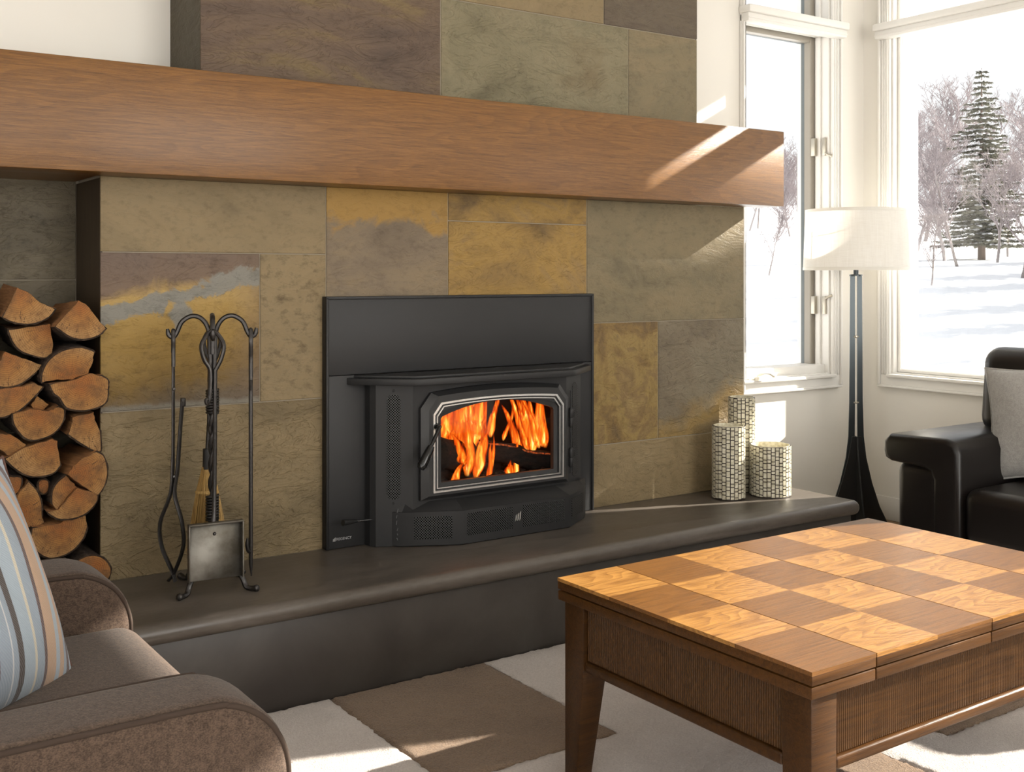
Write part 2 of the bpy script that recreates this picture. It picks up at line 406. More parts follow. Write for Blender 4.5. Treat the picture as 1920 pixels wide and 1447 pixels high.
def cust_vein(t, col, v):
    """mixed tile: purple-brown top, ochre middle, blue-grey flaked vein running up to the right"""
    sep = t.add('SeparateXYZ', Vector=t.tc.outputs['Object'])
    n = t.noise(t.map(scale=(1, 1, 1), loc=(3, 1, 7)), 5, 7, .6, .8).outputs[0]; n2 = t.noise(t.map(loc=(8, 2, 1)), 9, 8, .65, .4).outputs[0]
    x, z = sep.outputs[0], sep.outputs[2]
    zz = t.math('ADD', z, t.math('MULTIPLY_ADD', n, .22, -.11))
    zz = t.math('ADD', zz, t.math('MULTIPLY', x, -.12))
    base = t.ramp(t.math('MULTIPLY_ADD', zz, 2.0, .5), [(.04, (.13, .098, .062)), (.22, (.20, .125, .036)), (.45, (.30, .19, .052)), (.60, (.36, .235, .072)), (.70, (.40, .27, .095)), (.80, (.17, .118, .082)), (1, (.15, .108, .084))]).outputs[0]
    right = t.math('SMOOTH_MIN', 1.0, t.math('MAXIMUM', 0.0, t.math('MULTIPLY_ADD', t.math('ADD', x, t.math('MULTIPLY', n2, .2)), 6.0, -1.35)), .1)
    base = t.mix(base, (.16, .118, .085), t.math('MULTIPLY', right, .75))
    d = t.math('ABSOLUTE', t.math('SUBTRACT', t.math('ADD', z, t.math('MULTIPLY_ADD', n2, .16, -.08)), t.math('MULTIPLY_ADD', x, .26, .105)))
    vm = t.ramp(d, [(.022, (1, 1, 1)), (.030, (0, 0, 0))]).outputs[0]
    base = t.mix(base, (.225, .215, .185), vm)
    d2 = t.math('ADD', t.math('ABSOLUTE', t.math('ADD', x, t.math('MULTIPLY_ADD', n, .12, -.045))), t.math('MULTIPLY', t.math('ABSOLUTE', t.math('SUBTRACT', z, .05)), .45))
    base = t.mix(base, (.225, .215, .185), t.ramp(d2, [(.028, (1, 1, 1)), (.036, (0, 0, 0))]).outputs[0])
    low = t.ramp(t.math('ADD', z, t.math('MULTIPLY_ADD', n2, .05, .20)), [(.0, (1, 1, 1)), (.012, (0, 0, 0))]).outputs[0]
    return t.mix(base, (.215, .20, .165), t.math('MULTIPLY', low, .8))
def cust_top_gold(t, col, v):
    sep = t.add('SeparateXYZ', Vector=t.tc.outputs['Object']); n = t.noise(t.map(loc=(4, 4, 2)), 6, 7, .6, .6).outputs[0]
    f = t.math('ADD', sep.outputs[2], t.math('MULTIPLY_ADD', n, .34, -.22))
    return t.mix(col, (.33, .20, .058), t.ramp(f, [(.035, (0, 0, 0)), (.075, (1, 1, 1))]).outputs[0])
def cust_low_gold(t, col, v):
    sep = t.add('SeparateXYZ', Vector=t.tc.outputs['Object']); n = t.noise(t.map(scale=(1, 1, 2), loc=(1, 4, 9)), 5, 7, .6, .5).outputs[0]
    f = t.math('ADD', t.math('MULTIPLY_ADD', sep.outputs[2], -1.0, t.math('MULTIPLY', sep.outputs[0], .35)), t.math('MULTIPLY_ADD', n, .3, -.2))
    return t.mix(col, (.28, .185, .062), t.math('MULTIPLY', t.ramp(f, [(.02, (0, 0, 0)), (.10, (1, 1, 1)), (.22, (.3, .3, .3))]).outputs[0], .85))

tile(.850, 1.571, 1.288, 1.512, slate('slate_sand_long', BEIGE, 1, relief=.3))
tile(.850, 1.342, .816, 1.288, slate('slate_ochre_vein', GOLD, 2, custom=cust_vein, relief=.45, speck=.5))
tile(1.342, 1.571, .816, 1.288, slate('slate_sand_speckled', BEIGE, 3, speck=.7, relief=.3))
tile(.850, 1.571, .318, .816, slate('slate_olive_rippled', BEIGE, 4, relief=.75, rot=.35))
tile(1.571, 2.040, 1.09, 1.512, slate('slate_plum_ochre', [(.3, (.13, .10, .07)), (.5, (.20, .155, .105)), (.62, (.235, .18, .11)), (.8, (.16, .12, .09))], 5, custom=cust_top_gold, relief=.45))
tile(2.040, 2.663, 1.412, 1.512, slate('slate_ochre_strip', GOLD, 6, relief=.5, scale=4))
tile(2.040, 2.663, 1.09, 1.412, slate('slate_ochre_wide', GOLD, 7, relief=.6))
tile(2.663, 3.520, 1.034, 1.512, slate('slate_grey_green_large', GREY, 8, relief=.4))
tile(2.663, 3.030, .560, 1.034, slate('slate_mottled_gold', MOTT, 9, scale=6, relief=.6, stretch=(1, 1, .8)))
tile(3.030, 3.520, .560, 1.034, slate('slate_grey_gold_foot', [(.3, (.12, .10, .07)), (.5, (.19, .155, .105)), (.62, (.21, .18, .125)), (.8, (.16, .13, .09))], 10, custom=cust_low_gold, relief=.75, rot=.25))
tile(2.663, 3.520, .318, .560, slate('slate_sand_low', BEIGE, 11, relief=.55))
tile(1.149, 2.010, 1.80, 2.62, slate('slate_plum_large', PURP, 12, relief=.7, stretch=(.8, 1, 2.6)))
tile(2.010, 2.873, 1.80, 2.195, slate('slate_green_swirl', GREEN, 13, relief=.7, scale=3))
tile(2.873, 3.246, 1.80, 2.195, slate('slate_grey_small', GREY, 14, relief=.5))
tile(2.010, 2.748, 2.195, 2.62, slate('slate_olive_upper', BEIGE, 15, relief=.4))
tile(2.748, 3.246, 2.195, 2.62, slate('slate_brown_upper', PURPD, 16, relief=.6, stretch=(.8, 1, 2.6)))
tile(1.149, 2.2, 2.62, CEILZ - .002, slate('slate_top_a', GREY, 17)); tile(2.2, 3.246, 2.62, CEILZ - .002, slate('slate_top_b', PURP, 18))
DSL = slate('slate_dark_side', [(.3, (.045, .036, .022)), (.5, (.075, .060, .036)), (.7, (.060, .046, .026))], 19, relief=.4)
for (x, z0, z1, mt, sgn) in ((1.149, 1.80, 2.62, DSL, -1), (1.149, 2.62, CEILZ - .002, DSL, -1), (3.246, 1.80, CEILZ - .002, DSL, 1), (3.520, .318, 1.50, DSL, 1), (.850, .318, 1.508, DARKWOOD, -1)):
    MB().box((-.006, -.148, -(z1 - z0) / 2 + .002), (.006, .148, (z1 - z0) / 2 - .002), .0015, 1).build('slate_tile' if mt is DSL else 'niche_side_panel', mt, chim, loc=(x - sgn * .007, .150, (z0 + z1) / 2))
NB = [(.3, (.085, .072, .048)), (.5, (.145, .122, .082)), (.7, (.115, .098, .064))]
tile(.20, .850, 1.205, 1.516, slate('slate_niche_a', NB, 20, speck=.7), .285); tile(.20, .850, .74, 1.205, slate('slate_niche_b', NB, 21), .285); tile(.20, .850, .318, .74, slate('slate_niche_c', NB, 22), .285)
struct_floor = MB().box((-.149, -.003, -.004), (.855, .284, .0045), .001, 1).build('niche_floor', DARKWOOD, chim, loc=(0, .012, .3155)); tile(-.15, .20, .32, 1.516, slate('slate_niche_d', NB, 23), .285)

# ------------------------------------------------------------------ mantel beam
MW = wood('mantel_oak', (.235, .104, .021), (.108, .043, .0075), grain=(3.0, 130, 130), ring=(.30, 3.0, 3.0), seed=5, rough=.36, pore=.6, bstr=.2, ringamt=.30, rings=34.0, coat=.22, spec=.4)
b = MB(); b.box((-.45, -.14, 1.510), (3.615, -.002, 1.826), .003, 2); b.box((-.45, -.004, 1.512), (.846, .284, 1.822), .002, 1)
tag(b.build('mantel_beam', MW), 'long oak mantel beam across the slate chimney', 'mantel')

# ------------------------------------------------------------------ hearth
t = NT('hearth_concrete'); nz = t.noise(t.map(scale=(.6, 1.6, 1.6)), 5, 7, .6, .8); nf = t.noise(t.map(scale=(1, 4, 4)), 30, 5)
f = t.math('MULTIPLY_ADD', nf.outputs[0], .3, t.math('MULTIPLY', nz.outputs[0], .7))
t.set_b(Base_Color=t.ramp(f, [(.3, (.055, .046, .038)), (.5, (.095, .080, .066)), (.68, (.130, .112, .096))]).outputs[0], Roughness=t.ramp(nz.outputs[0], [(.3, (.28,) * 3), (.7, (.45,) * 3)]).outputs[0]); t.bump(f, .12, .003)
HT = t.m
t = NT('hearth_face_plaster'); nz = t.noise(t.map(), 3.5, 6, .6, .5)
t.set_b(Base_Color=t.ramp(nz.outputs[0], [(.3, (.034, .028, .024)), (.55, (.052, .045, .039)), (.75, (.066, .060, .053))]).outputs[0], Roughness=.42); t.bump(nz.outputs[0], .15, .004)
HF = t.m
he = empty('hearth', (1.6, -.23, 0)); tag(he, 'raised dark grey hearth with rounded slab edge below the slate wall', 'hearth')
def hearth_local(b): bmesh.ops.transform(b.bm, matrix=Matrix.Translation(-he.location), verts=b.bm.verts); return b
XR = 3.672; YF = -.498
# slab: bullnose along front and right end, swept profile with mitred rounded corner
def slab_outline(inset):
    r = max(.03 - inset, .004)
    pts = [(-.45, YF + inset)]
    pts += [(XR - inset - r + r * math.sin(R(a)), YF + inset + r - r * math.cos(R(a))) for a in range(0, 91, 15)]
    pts += [(XR - inset, -.004), (-.45, -.004)]
    return pts
t = bmesh.new(); rings = []
for ang in range(-90, 91, 15):
    rad = .029; ins = rad - rad * math.cos(R(ang)); zz = .291 + rad * math.sin(R(ang))
    rings.append([t.verts.new((x, y, zz)) for x, y in slab_outline(ins)])
n = len(rings[0])
for a, c in zip(rings[:-1], rings[1:]):
    for k in range(n): t.faces.new((a[k], a[(k + 1) % n], c[(k + 1) % n], c[k]))
t.faces.new(rings[-1]); t.faces.new(rings[0][::-1]); bmesh.ops.recalc_face_normals(t, faces=t.faces)
b = MB(); b._add(t); hearth_local(b).build('hearth_slab', HT, he, smooth=50)
b = MB().box((-.45, -.466, 0), (3.642, -.004, .262), .003); hearth_local(b).build('hearth_base', HF, he)
# ------------------------------------------------------------------ wood stove insert
BLK = plain('black_stove_steel', (.022, .022, .0228), .5, .0, .35, bstr=.05, nscale=300)
BLKD = plain('black_stove_steel_satin', (.012, .012, .0125), .5, .0, .4)
IRON = plain('cast_iron_door', (.020, .020, .0205), .44, .0, .5, bstr=.1, nscale=260)
CHROME = plain('polished_chrome', (.93, .93, .93), .28, 1.0)
GLOSSB = plain('glossy_black_handle', (.008, .008, .008), .15)
t = NT('perforated_steel')
mp = t.add('Mapping', Vector=t.tc.outputs['Object'], Rotation=(R(90), 0, 0))
mp2 = t.add('Mapping', Vector=mp.outputs[0], Rotation=(0, 0, R(45)), Scale=(1 / .0062,) * 3)
vo = t.add('TexVoronoi', {'voronoi_dimensions': '2D'}, Vector=mp2.outputs[0], Scale=1.0, Randomness=0.0)
hole = t.ramp(vo.outputs['Distance'], [(.33, (1, 1, 1)), (.38, (0, 0, 0))]).outputs[0]
t.set_b(Base_Color=t.mix((.045, .045, .046), (.0, .0, .0), hole), Specular_IOR_Level=t.math('MULTIPLY_ADD', hole, -.4, .4), Roughness=.45)
t.bump(t.math('SUBTRACT', 1.0, hole), .6, .002)
PERF = t.m

ins = empty('fireplace_insert', (2.13, -.03, .32)); tag(ins, 'black steel wood stove insert with arched glass door on the hearth', 'stove')
def loc_(b): bmesh.ops.transform(b.bm, matrix=Matrix.Translation(-ins.location), verts=b.bm.verts); return b
def ip(b, name, mat, par=None, smooth=35):
    if par is None: return loc_(b).build(name, mat, ins, smooth)
    bmesh.ops.transform(b.bm, matrix=Matrix.Translation(-ins.location - par.location), verts=b.bm.verts); return b.build(name, mat, par, smooth)
Z0 = .3215
ip(MB().box((1.563, -.032, .890), (2.664, -.003, 1.142), .002), 'surround_top_panel', BLK)
ip(MB().box((1.563, -.032, Z0), (1.745, -.003, .8885), .002), 'surround_side_panel', BLK)
ip(MB().box((2.53, -.032, Z0), (2.664, -.003, .8885), .002), 'surround_side_panel', BLK)
b = MB(); b.box((1.556, -.036, Z0), (1.566, -.002, 1.146), .002); b.box((2.661, -.036, Z0), (2.671, -.002, 1.146), .002); b.box((1.556, -.036, 1.139), (2.671, -.002, 1.149), .002)
ip(b, 'surround_trim', BLKD)
# body shell: plan polygon, open firebox mouth in the front face
PL = [(1.697, -.02), (1.700, -.062), (1.712, -.082), (1.822, -.136), (2.462, -.136), (2.568, -.084), (2.580, -.062), (2.583, -.02)]
def shell(z0, z1, pts):
    b = MB()
    for i in range(len(pts) - 1):
        if i == 3: continue
        (xa, ya), (xb, yb) = pts[i], pts[i + 1]
        b.face([(xa, ya, z0), (xb, yb, z0), (xb, yb, z1), (xa, ya, z1)])
    return b
b = shell(Z0, .868, PL)
fy = -.136
for (x0, x1, z0, z1) in ((1.822, 1.90, Z0, .868), (2.40, 2.462, Z0, .868), (1.90, 2.40, Z0, .51), (1.90, 2.40, .80, .868)): b.face([(x0, fy, z0), (x1, fy, z0), (x1, fy, z1), (x0, fy, z1)])
ip(b, 'stove_body', BLK, smooth=25)
# firebox (brick lined)
FIREB = NT('firebrick_sooty'); br = FIREB.noise(FIREB.map(), 14, 6, .6); FIREB.set_b(Base_Color=FIREB.ramp(br.outputs[0], [(.35, (.006, .004, .003)), (.7, (.022, .012, .008))]).outputs[0], Roughness=.9); FIREB = FIREB.m
fb = MB(); z0, z1 = .475, .855
FPL = [(1.875, -.133), (1.80, -.088), (1.745, -.05), (1.745, .235), (2.560, .235), (2.560, -.05), (2.50, -.088), (2.425, -.133)]
for (xa, ya), (xb, yb) in zip(FPL[:-1], FPL[1:]): fb.face([(xa, ya, z0), (xb, yb, z0), (xb, yb, z1), (xa, ya, z1)])
fb.face([(x, y, z0) for x, y in FPL]); fb.face([(x, y, z1) for x, y in FPL[::-1]])
ip(fb, 'firebox', FIREB, smooth=0)
# hood: overhanging top plate with bevelled lip
HD = [(1.630, -.030), (1.640, -.060), (1.790, -.196), (1.812, -.206), (2.438, -.206), (2.462, -.196), (2.632, -.066), (2.645, -.030)]
b = MB(); b.prism(HD, .858, .880, 'Z', .003, 2)
HD2 = [(1.655, -.030), (1.665, -.052), (1.800, -.176), (1.82, -.184), (2.43, -.184), (2.45, -.176), (2.607, -.058), (2.62, -.030)]
b.prism(HD2, .8795, .8885, 'Z', .003, 2)
ip(b, 'hood', BLK)
# lower ash lip / blower housing
GP = [(1.742, -.085), (1.783, -.132), (1.966, -.219), (2.414, -.219), (2.552, -.128), (2.590, -.085)]
b = MB(); b.prism(GP, Z0, .436, 'Z', .002, 1)
low = ip(b, 'blower_housing', BLK)
b = MB(); t2 = bmesh.new()
top = [(1.742, -.085), (1.783, -.132), (1.966, -.219), (2.414, -.219), (2.552, -.128), (2.590, -.085)]; tin = [(1.742, -.085), (1.80, -.124), (1.98, -.150), (2.40, -.150), (2.535, -.118), (2.590, -.085)]
A = [t2.verts.new((x, y, .436)) for x, y in top]; Bq = [t2.verts.new((x, y, .462)) for x, y in tin]
for i in range(5): t2.faces.new((A[i], A[i + 1], Bq[i + 1], Bq[i]))
b._add(t2); ip(b, 'ash_lip', BLK, smooth=10)
def perf_panel(xa, ya, xb, yb, za, zb, rounded=.003, nm='perforated_grille'):
    """thin perforated plate on the vertical face running a->b (plan), facing the room"""
    d = Vector((xb - xa, yb - ya, 0)); L = d.length; a = math.atan2(d.y, d.x)
    c = Vector(((xa + xb) / 2, (ya + yb) / 2, (za + zb) / 2)) + Vector((d.y, -d.x, 0)).normalized() * .0008
    hw, hz = L / 2, (zb - za) / 2; r = min(rounded, hw, hz)
    pts = arc(hw - r, hz - r, r, 0, 90, 6) + arc(-hw + r, hz - r, r, 90, 180, 6) + arc(-hw + r, -hz + r, r, 180, 270, 6) + arc(hw - r, -hz + r, r, 270, 360, 6)
    return MB().prism(pts, -.0008, .002, 'Y').build(nm, PERF, ins, loc=c - ins.location, rot=(0, 0, a))
perf_panel(1.984, -.219, 2.168, -.219, .350, .424); perf_panel(2.208, -.219, 2.390, -.219, .350, .424)
def on(pa, pb, f): return (pa[0] + (pb[0] - pa[0]) * f, pa[1] + (pb[1] - pa[1]) * f)
q0, q1 = on(GP[1], GP[2], .20), on(GP[1], GP[2], .82); perf_panel(*q0, *q1, .345, .418)
q0, q1 = on(GP[3], GP[4], .12), on(GP[3], GP[4], .88); perf_panel(*q0, *q1, .350, .420)
q0, q1 = on(PL[2], PL[3], .30), on(PL[2], PL[3], .66); perf_panel(*q0, *q1, .476, .824, .02, 'side_vent')
q0, q1 = on(PL[4], PL[5], .40), on(PL[4], PL[5], .74); perf_panel(*q0, *q1, .476, .824, .02, 'side_vent')
for f, zz in ((.48, .836), (.48, .464)):
    p = on(PL[2], PL[3], f); ip(MB().lathe([(0, .003), (.0035, .002), (.0045, 0)], 12, M=Matrix.Translation((p[0], p[1], zz)) @ Euler((R(90), 0, R(-26))).to_matrix().to_4x4()), 'screw', BLKD)
# settings scale beside the grille
b = MB()
for k, (dz, hh) in enumerate(((.055, .012), (.036, .010), (.016, .014), (-.006, .010), (-.024, .008), (-.040, .012))):
    p = on(GP[0], GP[1], .72); b.tube([(p[0] - .004 * math.sin(k), p[1] - .001, .385 + dz - hh / 2), (p[0] + .003 * math.cos(k * 2), p[1] - .0025, .385 + dz + hh / 2)], .0011, 5)
ip(b, 'control_marks', plain('grey_print', (.16, .16, .16), .6))
# damper rod with handle
ip(MB().tube([(1.716, -.066, .410), (1.640, -.085, .416)], .0028, 10), 'damper_rod', plain('rod_steel', (.42, .42, .42), .25, 1.0))
b = MB(); b.tube([(1.642, -.0845, .4158), (1.606, -.093, .4187), (1.585, -.098, .420)], [.0055, .0085, .010], 16); ip(b, 'damper_handle', BLKD)
# lettering and slash logo
def logo(cx, y, cz, s, mat):
    b = MB()
    for k in range(3):
        x = cx + (k - 1) * .0085 * s; h = (.016 - .002 * (2 - k)) * s; z = cz + (k - 1) * .002 * s
        b.prism([(x - .0035 * s, z - h), (x + .0015 * s, z - h * .55), (x + .0035 * s, z + h), (x - .0015 * s, z + h * .55)], y - .003, y, 'Y')
    return ip(b, 'logo', mat, smooth=0)
logo(2.188, -.2195, .387, 1.0, CHROME)
GREYP = plain('silver_print', (.42, .42, .42), .5)
logo(1.585, -.0322, .352, .42, GREYP)
tc_ = bpy.data.curves.new('brand_lettering', 'FONT'); tc_.body = 'REGENCY'; tc_.size = .0125; tc_.extrude = .0003; tc_.align_x = 'LEFT'; tc_.align_y = 'CENTER'
tmp_ = bpy.data.objects.new('brand_lettering', tc_); COL.objects.link(tmp_)
me_ = bpy.data.meshes.new_from_object(tmp_.evaluated_get(bpy.context.evaluated_depsgraph_get())); bpy.data.objects.remove(tmp_); me_.materials.clear()
tl_ = link('brand_lettering', me_, GREYP, ins, Vector((1.5925, -.0326, .352)) - ins.location, (R(90), 0, 0)); tl_['kind'] = 'stuff'

# door: arched frame, chrome trim, glass, handle, hinges
DC = 2.152
def arch(hw, zb, zs, zc, ch, n=17, rb=.0):
    """polygon: flat bottom zb, sides to zs, chamfer ch to the arch springing, crown zc"""
    pts = [(DC - hw + rb, zb), (DC + hw - rb, zb), (DC + hw, zb + rb)] if rb else [(DC - hw, zb), (DC + hw, zb)]
    pts.append((DC + hw, zs)); hs = hw - ch; z1 = zs + ch * 1.25
    for i in range(n):
        u = 1 - 2 * i / (n - 1); pts.append((DC + hs * u, zc - (zc - z1) * u * u))
    pts.append((DC - hw, zs))
    if rb: pts.append((DC - hw, zb + rb))
    return pts
def ring_prism(outer, inner, y0, y1, bev=0):
    t = bmesh.new(); n = len(outer)
    V = [[t.verts.new((p[0], y, p[1])) for p in P] for P in (outer, inner) for y in (y0, y1)]   # of, ob, if, ib
    for i in range(n):
        j = (i + 1) % n
        t.faces.new((V[0][i], V[0][j], V[2][j], V[2][i])); t.faces.new((V[1][i], V[3][i], V[3][j], V[1][j]))
        t.faces.new((V[0][i], V[1][i], V[1][j], V[0][j])); t.faces.new((V[2][i], V[2][j], V[3][j], V[3][i]))
    bmesh.ops.recalc_face_normals(t, faces=t.faces)
    return t
b = MB()
o0 = arch(.308, .470, .776, .842, .040); o1 = arch(.285, .484, .770, .826, .036); i1 = arch(.235, .524, .738, .786, .006)
i2 = arch(.252, .510, .748, .798, .012)
def loft(rings):
    t = bmesh.new(); n = len(rings[0][0]); V = [[t.verts.new((p[0], y, p[1])) for p in P] for P, y in rings]
    for a, c in zip(V[:-1], V[1:]):
        for i in range(n): t.faces.new((a[i], a[(i + 1) % n], c[(i + 1) % n], c[i]))
    bmesh.ops.recalc_face_normals(t, faces=t.faces); return t
b._add(loft([(o0, -.137), (o0, -.150), (o1, -.166), (i2, -.166), (i2, -.160), (i1, -.158), (i1, -.140)]))
door = ip(b, 'door', IRON, smooth=30); door.location = (0, 0, 0)
b = MB(); tr0 = arch(.272, .494, .756, .804, .030); tr1 = arch(.265, .500, .752, .798, .028); tr2 = arch(.2575, .5065, .749, .7925, .026); tr3 = arch(.2535, .510, .747, .789, .025)
tm = lambda P, k: P
b._add(ring_prism(tr0, tr1, -.172, -.164)); b._add(ring_prism(tr2, tr3, -.170, -.164)); 
ip(b, 'chrome_trim', CHROME, door, smooth=0)
b = MB(); b.prism(arch(.238, .521, .740, .788, .006), -.150, -.146, 'Y'); ip(b, 'door_glass', glass('stove_glass', (.97, .96, .95), .015), door, smooth=0)
b = MB(); b.lathe([(0, .012), (.008, .011), (.011, 0), (.011, -.02)], 16, M=Matrix.Translation((1.892, -.180, .716)) @ Euler((R(90), 0, 0)).to_matrix().to_4x4())
b.tube([(1.893, -.188, .716), (1.878, -.198, .697), (1.850, -.206, .655)], [.0075, .0065, .006], 12)
b.tube([(1.852, -.2055, .658), (1.846, -.207, .648), (1.812, -.214, .598), (1.806, -.215, .590)], [.0105, .0135, .0165, .012], 16)
ip(b, 'door_handle', GLOSSB, door)
for zz in (.700, .555):
    b = MB(); b.lathe([(0, .038), (.004, .038), (.0075, .034), (.0085, .032), (.0085, .002), (.0075, 0), (.0085, -.002), (.0085, -.030), (.006, -.034), (0, -.034)], 16, (2.4725, -.150, zz)); b.box((2.445, -.148, zz - .030), (2.472, -.137, zz + .0), .002); b.box((2.472, -.148, zz + .002), (2.492, -.137, zz + .032), .002)
    ip(b, 'hinge', BLKD, door)
ip(MB().tube([(2.4725, -.148, .50), (2.4725, -.148, .80)], .0032, 8), 'hinge_rod', BLKD, door)

# ------------------------------------------------------------------ fire: logs, embers, flames
CH = NT('charred_log'); c1 = CH.noise(CH.map(scale=(1, 3, 3)), 22, 7, .65, .4); vor = CH.add('TexVoronoi', {'feature': 'DISTANCE_TO_EDGE'}, Vector=CH.map(scale=(1, 2, 2)), Scale=38.0)
CH.set_b(Base_Color=CH.ramp(c1.outputs[0], [(.35, (.005, .0035, .003)), (.65, (.030, .016, .010))]).outputs[0], Roughness=.9); CH.bump(c1.outputs[0], .9, .01)
CH.set_b(Emission_Color=(1.0, .10, .01)); em = CH.ramp(c1.outputs[0], [(.66, (0, 0, 0)), (.76, (1, 1, 1))]).outputs[0]; CH.set_b(Emission_Strength=CH.math('MULTIPLY', em, .5)); CH = CH.m
EDGE = NT('glowing_bark_edge'); c1 = EDGE.noise(EDGE.map(), 120, 4); EDGE.set_b(Base_Color=(.12, .04, .015), Roughness=.9, Emission_Color=(1.0, .16, .03)); EDGE.set_b(Emission_Strength=EDGE.ramp(c1.outputs[0], [(.45, (.05,) * 3), (.65, (.6,) * 3)]).outputs[0]); EDGE = EDGE.m
def rough_log(name, a, c, r, seed, label, edge=None, flat=(1, .8)):
    rnd = random.Random(seed); a, c = Vector(a), Vector(c); m = 14; n = 12
    mid = (a + c) / 2; b = MB()
    ph = [rnd.uniform(0, 6.28) for _ in range(4)]
    path = [a.lerp(c, i / (m - 1)) - mid + Vector((0, 0, .004 * math.sin(i * .9 + ph[0]))) for i in range(m)]
    b.tube(path, [r * (1 + .10 * math.sin(i * 1.7 + ph[1]) + rnd.uniform(-.06, .06)) for i in range(m)], n, flat=(flat[0], flat[1], (0, 0, 1)))
    o = b.build(name, CH, loc=mid, smooth=60)
    if edge:
        e = MB(); e.tube([p + Vector(edge) for p in path], r * .10, 6); e.build('glowing_edge', EDGE, o)
    return tag(o, label, 'log', 'logs burning in the stove')
rough_log('burning_log', (1.86, -.045, .610), (2.16, .06, .565), .055, 3, 'charred log at the left behind the stove glass')
rough_log('burning_log', (2.20, .075, .585), (2.55, -.01, .500), .038, 5, 'charred log with glowing bark edge leaning at the right in the stove', edge=(-.004, -.018, .030))
rough_log('burning_log', (1.88, .02, .515), (2.32, .12, .505), .040, 7, 'blackened log lying lowest in the ember bed')
eb = MB(); rnd = random.Random(4)
for i in range(150):
    x = rnd.uniform(1.82, 2.56); y = rnd.uniform(-.10, .2); s = rnd.uniform(.008, .022)
    t2 = bmesh.new(); bmesh.ops.create_icosphere(t2, subdivisions=1, radius=s, matrix=Matrix.Translation((x, y, .478 + s * .5)) @ Euler((rnd.random() * 3, rnd.random() * 3, 0)).to_matrix().to_4x4() @ Matrix.Diagonal((1.3, .9, .7, 1)))
    eb._add(t2)
tag(eb.build('ember_bed', CH, smooth=0), 'bed of glowing embers on the stove floor', 'embers', kind='stuff')

FL = NT('flame_gas'); FL.n.remove(FL.b)
uv = FL.tc.outputs['UV']; sp = FL.add('SeparateXYZ', Vector=uv); u, v = sp.outputs[0], sp.outputs[1]
st = FL.noise(FL.add('Mapping', Vector=FL.tc.outputs['Object'], Scale=(16, 16, 3.2)), 2.4, 4, .6, .9).outputs[0]
core = FL.math('SUBTRACT', 1.0, FL.math('ABSOLUTE', FL.math('MULTIPLY_ADD', u, 2.0, -1.0)))
heat = FL.math('MULTIPLY_ADD', st, 1.5, FL.math('MULTIPLY_ADD', core, .45, -.55))
heat = FL.math('SUBTRACT', heat, FL.math('MULTIPLY', FL.math('POWER', v, 2.0), .42))
colr = FL.ramp(heat, [(.05, (.30, .012, .001)), (.28, (.95, .075, .004)), (.50, (1.0, .20, .012)), (.66, (1.0, .42, .05)), (.85, (1.0, .74, .24))]).outputs[0]
stren = FL.ramp(heat, [(.05, (.12,) * 3), (.4, (.50,) * 3), (.95, (1, 1, 1))]).outputs[0]
emi = FL.add('Emission', Color=colr, Strength=FL.math('MULTIPLY', stren, 2.4))
edge = FL.ramp(core, [(.0, (0, 0, 0)), (.45, (1, 1, 1))]).outputs[0]; tip = FL.ramp(v, [(0, (0, 0, 0)), (.08, (1, 1, 1)), (.70, (1, 1, 1)), (1, (0, 0, 0))]).outputs[0]
al = FL.math('MULTIPLY', FL.math('MULTIPLY', edge, tip), FL.ramp(heat, [(.05, (.15,) * 3), (.34, (.95,) * 3)]).outputs[0])
ms = FL.add('MixShader', _0=al, _1=FL.add('BsdfTransparent').outputs[0], _2=emi.outputs[0]); FL.t.links.new(ms.outputs[0], FL.out.inputs[0]); FL = FL.m

def flames(tongues, seed):
    rnd = random.Random(seed); bm = bmesh.new(); uvl = bm.loops.layers.uv.new('UVMap')
    for (x, y, z, h, wd, lean, sway) in tongues:
        m, n = 16, 10; ph = rnd.uniform(0, 6.28); rings = []
        for i in range(m):
            s = i / (m - 1); wdt = wd * (min(1, s * 5 + .25) * (1 - s) ** .65 + .02)
            cx = x + lean * s + sway * math.sin(s * 4.6 + ph) * s; cy = y + .3 * sway * math.cos(s * 4 + ph) * s; cz = z + h * s
            rings.append([(bm.verts.new((cx + wdt * math.cos(2 * math.pi * k / n), cy + wdt * .38 * math.sin(2 * math.pi * k / n), cz)), (.5 + .5 * math.cos(2 * math.pi * k / n), s)) for k in range(n)])
        for a, c in zip(rings[:-1], rings[1:]):
            for k in range(n):
                q = (a[k], a[(k + 1) % n], c[(k + 1) % n], c[k]); f = bm.faces.new([w_[0] for w_ in q])
                for lp, w_ in zip(f.loops, q): lp[uvl].uv = w_[1]
    me = bpy.data.meshes.new('flames'); bm.to_mesh(me); bm.free(); finish(me, 180)
    return link('flames', me, FL)
rf = random.Random(12); T = []
for i in range(13):      # broad fire on the left log
    T.append((rf.uniform(2.02, 2.26), rf.uniform(.02, .10), rf.uniform(.56, .64), rf.uniform(.18, .30), rf.uniform(.020, .042), rf.uniform(-.02, .03), rf.uniform(.008, .025)))
T += [(rf.uniform(1.98, 2.20), rf.uniform(.0, .05), rf.uniform(.62, .68), rf.uniform(.14, .2), rf.uniform(.03, .045), rf.uniform(-.02, .03), .015) for _ in range(9)]
T += [(1.99, .02, .66, .18, .035, .05, .012), (2.04, .015, .645, .20, .04, .03, .02), (2.12, .0, .50, .30, .034, .02, .03), (2.15, -.01, .49, .24, .03, .05, .03), (2.10, -.01, .545, .13, .03, -.06, .02), (2.16, -.02, .515, .17, .028, .035, .025), (2.26, .06, .62, .20, .022, .03, .02), (2.33, .08, .60, .14, .014, .045, .02)]
